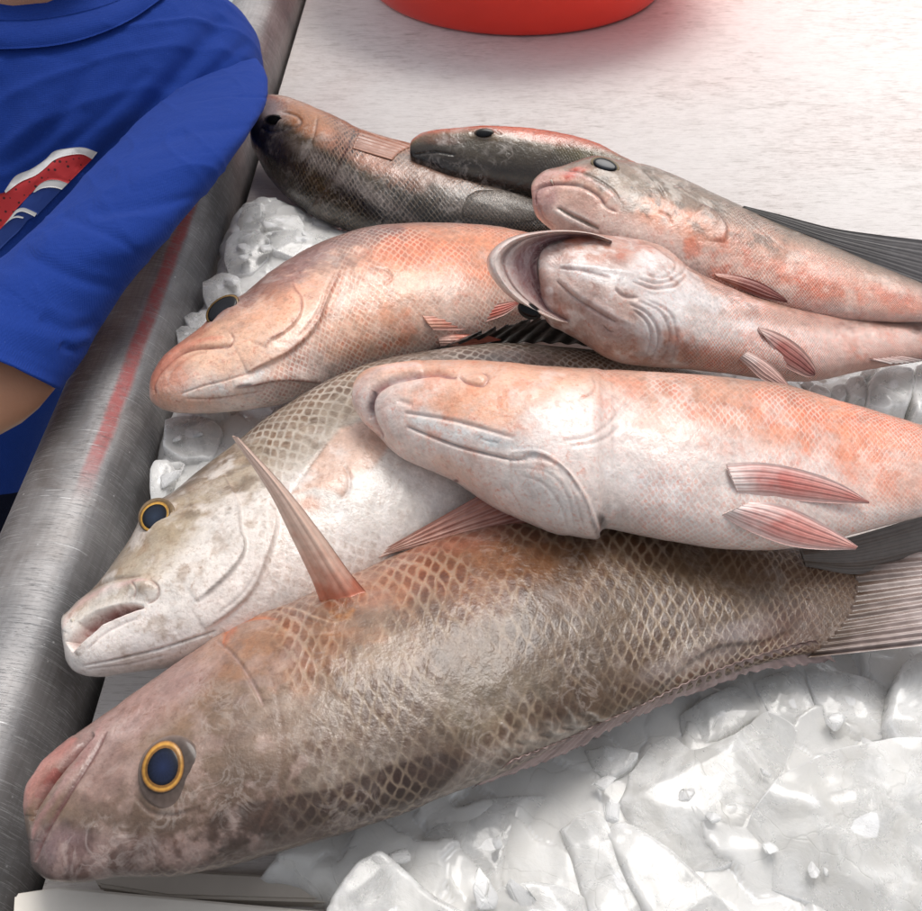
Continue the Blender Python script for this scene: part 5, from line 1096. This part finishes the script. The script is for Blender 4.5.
CH = [
 (zi((295,325),(320,270),(355,215),(400,190),(440,225),(490,215),(540,195),(600,150),(665,178),(640,260),(600,330),(562,390),(550,440),(500,462),(440,468),(385,420),(330,385)), .024, .020, 'thick wide ice slab in the middle of the lower right ice', (.05, .10)),
 (zi((550,400),(580,340),(620,290),(680,255),(750,225),(850,205),(945,210),(1010,380),(1000,560),(800,575),(690,520),(600,490),(560,450)), .028, .024, 'largest ice slab, cut by the right edge of the photo', (.0, .12)),
 (zi((170,385),(200,362),(240,350),(262,372),(285,420),(330,480),(420,545),(450,600),(300,640),(230,570),(200,480)), .026, .022, 'long ridged ice piece standing at the bottom, left of the largest slab', (.10, .05)),
 (zi((262,392),(285,368),(320,375),(400,430),(470,500),(530,570),(500,640),(380,610),(310,500)), .030, .022, 'rounded ice lobe leaning on the long ridged piece', (.06, -.05)),
 (zi((18,530),(60,508),(120,504),(180,512),(225,540),(222,600),(120,640),(10,620)), .024, .018, 'flat topped ice block at the bottom edge under the centre', (0, .1)),
 (z8((40,604),(62,566),(88,538),(116,520),(134,528),(200,580),(262,612),(260,660),(120,680),(20,660)), .034, .030, 'clear peaked ice chunk at the bottom edge beside the white board', (-.12, .18)),
 (z8((155,540),(200,480),(240,450),(300,440),(380,440),(400,500),(350,560),(270,590),(190,572)), .018, .012, 'low cloudy ice plate just below the belly of the front fish', (0, .06)),
 (zi((220,225),(265,218),(330,236),(318,262),(270,285),(240,268)), .022, .012, 'small bright ice chip against the lower edge of the front fish', (.1, .1)),
 (zi((420,150),(470,118),(530,95),(580,120),(590,150),(530,190),(460,215),(425,190)), .020, .012, 'ice plate under the soft fin of the front fish', (0, .1)),
 (zi((575,88),(630,66),(668,62),(690,110),(722,190),(690,215),(640,180),(600,150)), .021, .013, 'cracked ice plate to the left of the tail base ice', (-.05, .05)),
 (zi((680,58),(760,66),(850,90),(862,150),(845,200),(740,196),(700,120)), .022, .014, 'broad ice plate right below the tail fin of the front fish', (.02, .06)),
 (zi((862,100),(880,50),(920,22),(990,20),(1000,190),(880,196),(850,160)), .030, .022, 'white ice lump at the right edge under the tail fin', (.05, .1)),
]
for i, (p, z, th, lb, tl) in enumerate(CH): ice_chunk(p, z, th, lb, 20+i, tl, G1)
# left edge of the ice: small angular bits by the rim
zs = lambda *p: Zt(140, 200, 2.847, p)
CL = [
 (zs((100,370),(118,355),(160,350),(165,385),(140,410),(108,405)), 'small angular ice bit by the chin of the peach fish'),
 (zs((125,330),(150,315),(190,325),(185,360),(140,362)), 'small square ice bit beside the eye of the peach fish'),
 (zs((178,235),(230,205),(280,215),(285,260),(240,285),(190,290),(178,262)), 'pale ice lump above the eye of the peach fish'),
 (zs((245,120),(270,95),(330,85),(370,110),(360,150),(310,190),(255,195),(238,160)), 'bright rounded ice chunk next to the metal rim'),
 (zs((330,30),(400,40),(450,38),(466,62),(455,85),(400,78),(340,60)), 'narrow ice sliver touching the belly of the dark fish'),
 (zs((275,60),(300,20),(340,18),(350,60),(330,85),(280,90)), 'ice lump highest up beside the rim'),
 (zs((360,85),(440,82),(540,95),(580,105),(520,130),(440,150),(380,140)), 'flat wet ice plate between the peach and the dark fish'),
 (zs((30,770),(45,745),(80,742),(100,765),(90,800),(60,850),(28,860),(24,810)), 'knobbly clear ice lump above the eye of the silver fish'),
 (zs((70,620),(110,605),(190,610),(230,640),(200,720),(120,730),(66,700)), 'broad ice plate under the jaw of the peach fish'),
]
for i, (p, lb) in enumerate(CL): ice_chunk(p, .020, .012, lb, 60+i, (rng.normal(0, .1), rng.normal(.05, .1)), 'small ice pieces along the metal rim', dome=.4, na=60, nr=14)
CR = [
 (ze((690,215),(720,180),(790,165),(850,175),(862,230),(840,300),(760,310),(700,285)), .034, 'big ice cube below the tail of the upturned fish'),
 (ze((862,170),(920,150),(960,180),(950,330),(870,320),(850,250)), .034, 'ice cube cut by the right edge above the pale fish'),
 (ze((600,235),(620,205),(665,198),(690,235),(680,280),(630,270)), .030, 'dull ice knob left of the big cube'),
 (ze((545,262),(560,238),(600,232),(612,270),(590,290)), .028, 'tiny ice chip tucked behind the pale fish'),
 (ze((468,245),(490,228),(535,240),(555,268),(520,275),(470,268)), .028, 'grey ice bit below the dark fin tip'),
 (ze((660,180),(690,165),(730,160),(700,195),(670,205)), .030, 'little ice chip close under the anal fin'),
]
for i, (p, z, lb) in enumerate(CR): ice_chunk(p, z, .020, lb, 80+i, (0, .1), 'ice pieces behind the pale fish', na=60, nr=14)
# melting flake on the flank of the dark fish
def flake():
    P = resamp([(467, 196), (480, 190), (512, 192), (540, 204), (548, 214), (520, 222), (480, 219), (462, 214), (467, 196)], 61)[:-1]
    c = P.mean(0); V = []
    for i in range(10):
        s_ = i/9; q = c+(P-c)*s_
        D = np.array([depth_at(BV5, a, b, np.nan) for a, b in q]); D = np.where(np.isnan(D), np.nanmean(D), D)
        V.append(und(q[:, 0], q[:, 1], D-.0024*math.sqrt(max(0, 1-s_**3))-.0004))
    for i in range(3):
        V.append(V[9]+FWD*.001*(i+1))
    V = np.array(V); o = mesh_obj('ice_chunk', V.reshape(-1, 3), [tuple(x) for x in grid_faces(len(V), 60, True).tolist()], M_icew, None)
    tag(o, 'thin melting ice flake lying on the flank of the dark fish', 'ice chunk')
flake()
# ------------------------------------------------------------------ ground beyond the table
M_ground = plain('wet_concrete', (150, 158, 156), .6, bump=.3, bscale=8, var=.15)
g = mesh_obj('ground', [(-60, -60, -.80), (60, -60, -.80), (60, 60, -.80), (-60, 60, -.80)], [(0, 1, 2, 3)], M_ground); g['kind'] = 'structure'

# loose shards: small wedge-like splinters lying on the packed ice
def shards(n, px0, px1, py0, py1, z, label, group, seed, poly=None):
    r_ = np.random.default_rng(seed); k = 0
    while k < n:
        x, y = r_.uniform(px0, px1), r_.uniform(py0, py1)
        if poly is not None and not in_poly(np.array([x]), np.array([y]), poly)[0]: continue
        c = unz(x, y, z+r_.uniform(.001, .006)); m = r_.integers(5, 8); s_ = r_.uniform(.0022, .0062); st = r_.uniform(1., 1.9); a0 = r_.uniform(0, 6.28)
        bm = bmesh.new()
        for j in range(m*2):
            v = r_.normal(size=3); v /= np.linalg.norm(v); v *= s_*r_.uniform(.75, 1.1); v[0] *= st; v[2] *= .55
            v = (v[0]*math.cos(a0)-v[1]*math.sin(a0), v[0]*math.sin(a0)+v[1]*math.cos(a0), v[2]+.25*v[0]); bm.verts.new(Vector(v)+Vector(c))
        h = bmesh.ops.convex_hull(bm, input=bm.verts[:])
        loose = [v for v in bm.verts if not v.link_faces]; bmesh.ops.delete(bm, geom=loose, context='VERTS')
        bmesh.ops.bevel(bm, geom=bm.edges[:], offset=s_*.08, segments=2, affect='EDGES')
        me = bpy.data.meshes.new('ice_shard'); bm.to_mesh(me); bm.free(); me.materials.append(M_icec)
        tag(link(bpy.data.objects.new('ice_shard', me)), label, 'ice shard', group); k += 1
shards(22, 380, 930, 690, 915, .021, 'tiny loose ice splinter on the packed ice at the lower right', 'ice splinters at the lower right', 5, [(380, 860), (480, 810), (600, 750), (760, 690), (930, 660), (930, 920), (400, 920)])
shards(9, 165, 350, 205, 330, .019, 'tiny loose ice splinter beside the metal rim above the peach fish', 'ice splinters by the rim', 6, [(232, 215), (300, 212), (340, 232), (262, 262), (220, 292), (172, 330), (190, 300)])
shards(4, 150, 300, 412, 490, .017, 'tiny loose ice splinter under the jaw of the peach fish', 'ice splinters under the jaw', 7, [(165, 420), (300, 412), (240, 440), (180, 480), (155, 480)])
shards(6, 730, 925, 368, 405, .020, 'tiny loose ice splinter behind the pale fish', 'ice splinters behind the pale fish', 8, [(760, 380), (850, 368), (925, 366), (925, 412), (850, 392)])
# ------------------------------------------------------------------ the person leaning over the rim
M_shirt = cloth_mat('blue_cotton', (26, 56, 134)); M_navy = cloth_mat('navy_cotton', (8, 11, 34))
def skin_mat():
    m, nt, p = mat_new('skin'); obj = nd(nt, 'ShaderNodeTexCoord').outputs['Object']
    n = noise(nt, obj, 30., 4); n2 = noise(nt, obj, 600., 3)
    nt.links.new(mixc(nt, n, L4((196, 140, 108)), L4((214, 162, 132))), p.inputs['Base Color'])
    bp = nd(nt, 'ShaderNodeBump', {'Strength': .25, 'Distance': .0006, 'Height': n2}); nt.links.new(bp.outputs[0], p.inputs['Normal'])
    p.inputs['Roughness'].default_value = .5; p.inputs['Subsurface Weight'].default_value = .15; p.inputs['Subsurface Radius'].default_value = (1, .4, .25); p.inputs['Subsurface Scale'].default_value = .008
    return m
PR = empty('person', tuple(und(-60, 300, .74))[:2]+(-.80,), 'person in a blue short sleeved T-shirt leaning on the metal rim', 'person')
def body():
    joints = dict(pelvis=und(-200, 530, .90), belly=und(-120, 380, .83), chest=und(-60, 150, .90), neck0=und(48, -52, .73), neck1=und(30, -120, .72), head=und(10, -210, .70), crown=und(0, -290, .70),
        shL=und(212, 88, .81), midL=und(98, 236, .635), elL=und(-4, 392, .555), wrL=und(-170, 430, .50), handL=und(-225, 440, .49),
        shR=und(-260, 60, .86), elR=und(-340, 260, .80), wrR=und(-300, 420, .70), handR=und(-270, 470, .68))
    J = {k_: Vector(v) for k_, v in joints.items()}
    J['hipL'] = J['pelvis']+Vector((.07, -.02, -.06)); J['hipR'] = J['pelvis']+Vector((-.07, -.02, -.06))
    for s_, x in (('L', .03), ('R', -.11)):
        J['kn'+s_] = Vector((J['pelvis'].x+x, J['pelvis'].y+.04, -.40)); J['an'+s_] = Vector((J['pelvis'].x+x, J['pelvis'].y-.01, -.74)); J['toe'+s_] = J['an'+s_]+Vector((.11, .02, -.035))
    R_ = dict(pelvis=.095, belly=.085, chest=.080, neck0=.056, neck1=.046, head=.070, crown=.045, shL=.020, midL=.024, elL=.0315, wrL=.022, handL=.024, shR=.046, elR=.032, wrR=.022, handR=.024,
        hipL=.055, hipR=.055, knL=.040, knR=.040, anL=.03, anR=.03, toeL=.028, toeR=.028)
    E = [('pelvis', 'belly'), ('belly', 'chest'), ('chest', 'neck0'), ('neck0', 'neck1'), ('neck1', 'head'), ('head', 'crown'), ('chest', 'shL'), ('shL', 'midL'), ('midL', 'elL'), ('elL', 'wrL'), ('wrL', 'handL'),
        ('chest', 'shR'), ('shR', 'elR'), ('elR', 'wrR'), ('wrR', 'handR')]+[p for s_ in 'LR' for p in (('pelvis', 'hip'+s_), ('hip'+s_, 'kn'+s_), ('kn'+s_, 'an'+s_), ('an'+s_, 'toe'+s_))]
    # fingers, each its own little chain
    for s_ in 'LR':
        h = J['hand'+s_]; w = J['wr'+s_]; d = (h-w).normalized(); sd = d.cross(Vector((0, 0, 1))).normalized()
        for q, (o, ln) in enumerate(((-.017, .050), (-.006, .058), (.006, .054), (.017, .042))):
            a, b, c_ = f'f{s_}{q}a', f'f{s_}{q}b', f'f{s_}{q}c'
            J[a] = h+d*.026+sd*o; J[b] = J[a]+d*ln*.5+Vector((0, 0, -.004)); J[c_] = J[b]+d*ln*.42+Vector((0, 0, -.012))
            R_[a] = .0085; R_[b] = .0075; R_[c_] = .006; E += [('hand'+s_, a), (a, b), (b, c_)]
        J['th'+s_+'a'] = h+sd*-.026+d*.006; J['th'+s_+'b'] = J['th'+s_+'a']+d*.026-sd*.012; R_['th'+s_+'a'] = .010; R_['th'+s_+'b'] = .0075; E += [('hand'+s_, 'th'+s_+'a'), ('th'+s_+'a', 'th'+s_+'b')]
    ks = list(J); me = bpy.data.meshes.new('body'); loc = Vector(PR.location)
    me.from_pydata([J[k_]-loc for k_ in ks], [(ks.index(a), ks.index(b)) for a, b in E], [])
    o = link(bpy.data.objects.new('body', me), PR); sk = o.modifiers.new('skin', 'SKIN')
    sl = me.skin_vertices[0].data
    for i, k_ in enumerate(ks): sl[i].radius = (R_[k_], R_[k_]); sl[i].use_root = (k_ == 'pelvis')
    sk.use_smooth_shade = True; sb = o.modifiers.new('sub', 'SUBSURF'); sb.levels = 2; sb.render_levels = 2
    me.materials.append(skin_mat())
    dg = bpy.context.evaluated_depsgraph_get(); ev = o.evaluated_get(dg); m2 = bpy.data.meshes.new_from_object(ev); o.modifiers.clear(); o.data = m2
    if not m2.materials: m2.materials.append(bpy.data.materials['skin'])
    for p in m2.polygons: p.use_smooth = True
    return o
body()
# T-shirt: torso and sleeve as one garment mesh
T1 = [(110,-64,-20,-64),(150,-52,-90,-56),(190,-30,-170,-34),(228,0,-235,0),(247,22,-262,30),(259,45,-275,60),(263,75,-285,100),(255,112,-290,150),(225,160,-292,205),(180,220,-295,270),(130,290,-295,340),(85,360,-290,410),(50,430,-270,480),(30,490,-255,530)]
lo = loft(T1, [(0, .80), (3, .80), (6, .80), (10, .80), (13, .86)], [(0, .55), (3, .5), (9, .5), (13, .6)], (1, .1, 0), nst=240, nph=300, use_depth=True, keel=0, pw=.8)
k = Skin(lo, seed=11); k.ramp([(-1, (30, 58, 150)), (1, (30, 58, 150))])
def wrin(V, sd):
    u = V@np.array([.75, .45, .3]); w_ = V@np.array([-.5, .8, .2]); q = np.stack([u*14, w_*42, u*0+sd], -1); q = q+.6*fbm(q*.5, 2, sd)[..., None]
    a = 1-np.abs(vnoise(q, sd))*2; q2 = np.stack([u*60, w_*24, u*0+sd], -1); b_ = 1-np.abs(vnoise(q2, sd+1))*2
    m = smooth(-.1, .5, fbm(V*9, 2, sd+5))
    return (.0022*np.clip(a, 0, 1)**2*m+.0007*np.clip(b_, 0, 1)**2)
fold = lambda pts, w, d: k.groove(pts, w, d, None)
fold([(225, 18), (190, 60), (150, 110), (110, 150), (80, 175)], 11, 7); fold([(205, 10), (170, 50), (120, 105), (70, 140)], 10, -5); fold([(150, 70), (110, 110), (60, 150), (10, 185)], 7, 4); fold([(60, 60), (40, 110), (10, 160), (-30, 200)], 14, -5)
fold([(90, 60), (70, 105), (40, 140), (0, 170)], 9, 4.5); fold([(180, 90), (150, 120), (110, 160)], 6, -3); fold([(-10, 80), (10, 120), (-10, 170)], 12, 3); fold([(250, 40), (215, 70), (190, 92)], 7, 2.5); fold([(130, 40), (100, 75), (85, 110)], 12, -3.5)
k.disp += wrin(k.V, 3); k.finish(30); BVT = k.bvh(); V1 = k.V.copy()
S1 = [(256,58,214,68),(265,72,190,80),(268,92,160,103),(264,108,138,120),(255,124,120,140),(238,150,94,166),(206,192,58,206),(171,234,22,240),(135,277,-12,268),(104,322,-44,288),(86,352,-62,304),(70,376,-76,316),(60,390,-84,322)]
lo = loft(S1, [(0, .785), (1, .76), (2, .73), (4, .685), (7, .605), (10, .562), (12, .545)], [(0, .8), (12, .8)], (.8, -.3, -.3), nst=230, nph=260, use_depth=True, keel=0, pw=1.)
k = Skin(lo, seed=12); k.ramp([(-1, (30, 58, 150)), (1, (30, 58, 150))])
k.groove([(196, 101), (225, 97), (250, 97), (270, 98)], 1.5, 1.1); k.groove([(196, 104), (225, 100), (250, 100), (270, 101)], 2.5, -.8)
for pts, w, d in (([(250, 125), (200, 130), (150, 145), (110, 160)], 8, 2.2), ([(225, 165), (180, 170), (130, 185)], 8, -2.5), ([(200, 195), (150, 205), (90, 215)], 7, 2.2), ([(130, 190), (80, 215), (30, 250)], 9, -2.5),
                  ([(20, 250), (70, 275), (120, 290)], 8, 2.2), ([(0, 275), (50, 310), (90, 345)], 8, -2), ([(170, 235), (130, 250), (80, 255)], 7, -2), ([(60, 215), (110, 235), (150, 262)], 6, 1.8), ([(240, 105), (215, 125), (185, 135)], 7, -2), ([(100, 322), (70, 330), (40, 318)], 8, 2.4), ([(90, 345), (75, 350), (60, 345)], 5, 2.5)):
    k.groove(pts, w, d)
# stitched hem above the cuff
k.groove([(92, 362), (62, 340), (20, 300), (-30, 268)], 1.3, .9); k.groove([(90, 366), (60, 344), (18, 304), (-32, 272)], 1.0, .5)
k.disp += wrin(k.V, 4); k.finish(30); V2 = k.V.copy(); BVS = k.bvh()
n1, m1 = V1.shape[:2]; n2_, m2_ = V2.shape[:2]
# turn the cuff inward so that the sleeve is an open tube end
cuff = V2[-1]; cc = cuff.mean(0); inner = [cc+(cuff-cc)*q+(V2[-1].mean(0)-V2[-12].mean(0))*o for q, o in ((.975, .02), (.93, 0.), (.90, -.25), (.86, -.8))]
V2b = np.concatenate([V2, np.array(inner)])
fa = grid_faces(n1, m1, True); fb = grid_faces(n2_+4, m2_, True)+n1*m1
allf = [tuple(x) for x in fa.tolist()]+[tuple(x) for x in fb.tolist()]
sh = mesh_obj('shirt', np.vstack([V1.reshape(-1, 3), V2b.reshape(-1, 3)]), allf, M_shirt, PR)
bm = bmesh.new(); bm.from_mesh(sh.data); bmesh.ops.recalc_face_normals(bm, faces=bm.faces); bm.to_mesh(sh.data); bm.free()
tag(sh, 'royal blue cotton T-shirt', None)
# ribbed collar and the bit of print on the chest, laid on the cloth
def drape(name, mat, parent, A_, B_, off, nu=90, nv=12, cols=None, rnd=.0, bv=BVT):
    a = resamp(A_, nu); b = resamp(B_, nu); v = np.linspace(0, 1, nv); P = a[:, None]*(1-v[None, :, None])+b[:, None]*v[None, :, None]
    D = np.array([[depth_at(bv, x, y, np.nan) for x, y in row] for row in P]); D = np.where(np.isnan(D), np.nanmean(D), D)
    o_ = off+rnd*np.sin(np.pi*v)[None]; W = und(P[..., 0], P[..., 1], D-o_); Bk = und(P[..., 0], P[..., 1], D+.0015)
    f = grid_faces(nu, nv).tolist(); q = nu*nv; fs = [tuple(x) for x in f]
    ring = [i*nv for i in range(nu)]+[(nu-1)*nv+j for j in range(1, nv)]+[i*nv+nv-1 for i in range(nu-2, -1, -1)]+[j for j in range(nv-2, 0, -1)]
    for x, y in zip(ring, ring[1:]+ring[:1]): fs.append((y, x, q+x, q+y))
    fs += [tuple(q+x for x in y[::-1]) for y in f]
    return mesh_obj(name, np.vstack([W.reshape(-1, 3), Bk.reshape(-1, 3)]), fs, mat, parent)
drape('collar', M_shirt, sh, [(-60, 18), (0, 20), (40, 19), (80, 12), (118, 0), (150, -18)], [(-60, 48), (0, 49), (50, 46), (90, 37), (130, 20), (165, -4)], .004, rnd=.003)
drape('neck_skin', bpy.data.materials['skin'], sh, [(-60, -60), (0, -60), (60, -60), (150, -60)], [(-60, 19), (0, 21), (60, 16), (119, -1)], .0025, rnd=.006) if False else None
zp = lambda *p: Zt(0, 120, 6.507, p)
M_prw = plain('white_print', (232, 230, 228), .6, var=.05); M_prb = plain('blue_print', (28, 62, 140), .5, var=.15, bscale=900)
def red_mesh():
    m, nt, p = mat_new('perforated_red_print'); obj = nd(nt, 'ShaderNodeTexCoord').outputs['Object']
    vo = nd(nt, 'ShaderNodeTexVoronoi', {'Vector': obj, 'Scale': 230., 'Randomness': .25}).outputs['Distance']
    nt.links.new(mixc(nt, ramp(nt, vo, .26, .20), L4((190, 42, 46)), L4((70, 12, 18))), p.inputs['Base Color']); p.inputs['Roughness'].default_value = .65; return m
M_prr = red_mesh()
drape('print', M_prw, sh, zp((30, 460), (100, 365), (200, 320), (290, 260), (350, 205), (430, 185), (540, 178), (634, 210)), zp((36, 475), (130, 405), (230, 360), (290, 315), (350, 262), (430, 232), (530, 222), (600, 254)), .0012, nv=8)
drape('print', M_prr, sh, zp((-10, 480), (40, 465), (130, 405), (230, 360), (290, 315), (350, 262), (430, 232), (530, 222), (600, 254)), zp((-10, 720), (20, 690), (60, 640), (105, 580), (170, 510), (230, 450), (300, 395), (370, 390), (442, 412)), .0009, nv=14)
drape('print', M_prw, sh, zp((215, 470), (250, 425), (300, 395), (370, 390), (442, 412)), zp((225, 470), (262, 448), (310, 438), (360, 440), (402, 452)), .0014, nv=6)
drape('print', M_prb, sh, zp((125, 570), (170, 510), (230, 462), (310, 438), (402, 452)), zp((130, 572), (150, 575), (180, 585), (215, 605), (240, 620)), .0008, nv=10)
drape('print', M_prw, sh, zp((20, 690), (60, 640), (105, 585), (150, 570), (195, 585), (240, 606)), zp((30, 680), (70, 645), (108, 605), (145, 595), (185, 608), (225, 628)), .0016, nv=6)
drape('print', M_prb, sh, zp((-10, 720), (30, 680), (70, 650), (108, 605), (150, 598), (225, 628)), zp((-10, 850), (10, 830), (60, 780), (110, 735), (150, 690), (180, 650)), .0007, nv=10)
drape('print', M_prw, sh, zp((55, 650), (80, 632), (115, 622), (155, 632)), zp((58, 656), (82, 640), (115, 634), (150, 640)), .0018, nv=4)
# dark trousers below the hem
T2 = [(70,420,-240,440),(60,440,-250,500),(62,520,-240,620),(60,620,-220,720),(50,760,-200,850)]
lo = loft(T2, [(0, .87), (1, .90), (4, 1.15)], [(0, .6), (4, .6)], (1, .1, 0), nst=60, nph=80, use_depth=True, keel=0, pw=.8)
k = Skin(lo, seed=14); k.ramp([(-1, (14, 18, 50)), (1, (14, 18, 50))]); k.finish(20); k.build('trousers', M_navy, PR)
# ------------------------------------------------------------------ camera, daylight
cam = bpy.data.cameras.new('camera'); co = bpy.data.objects.new('camera', cam); C.objects.link(co)
co.location = tuple(CAM); co.rotation_euler = (math.radians(45), 0, 0)
cam.sensor_width = 36; cam.lens = F/922*36; cam.clip_start = .01; cam.clip_end = 500
cam.dof.use_dof = True; cam.dof.focus_distance = .52; cam.dof.aperture_fstop = 32.
bpy.context.scene.camera = co
w = bpy.data.worlds.new('World'); bpy.context.scene.world = w; w.use_nodes = True; nt = w.node_tree; bg = nt.nodes['Background']
EL, AZ = 66, 20          # sun high, beyond the table and a little to the right
sky = nt.nodes.new('ShaderNodeTexSky'); sky.sky_type = 'NISHITA'; sky.sun_disc = False; sky.sun_elevation = math.radians(EL); sky.sun_rotation = math.radians(AZ); sky.air_density = 1.; sky.dust_density = 4.; sky.ozone_density = 1.
hs = nt.nodes.new('ShaderNodeHueSaturation'); hs.inputs['Saturation'].default_value = .25
nt.links.new(sky.outputs[0], hs.inputs['Color']); nt.links.new(hs.outputs[0], bg.inputs['Color']); bg.inputs['Strength'].default_value = .15
sl = bpy.data.lights.new('sun', 'SUN'); sl.energy = 1.3; sl.angle = math.radians(26); sl.color = (1, .96, .91)
so = bpy.data.objects.new('sun', sl); C.objects.link(so)
d = Vector((math.sin(math.radians(AZ))*math.cos(math.radians(EL)), math.cos(math.radians(AZ))*math.cos(math.radians(EL)), math.sin(math.radians(EL))))
so.rotation_euler = d.to_track_quat('Z', 'Y').to_euler()
sc = bpy.context.scene; sc.view_settings.view_transform = 'Standard'; sc.view_settings.look = 'None'; sc.view_settings.exposure = .09; sc.view_settings.gamma = 1
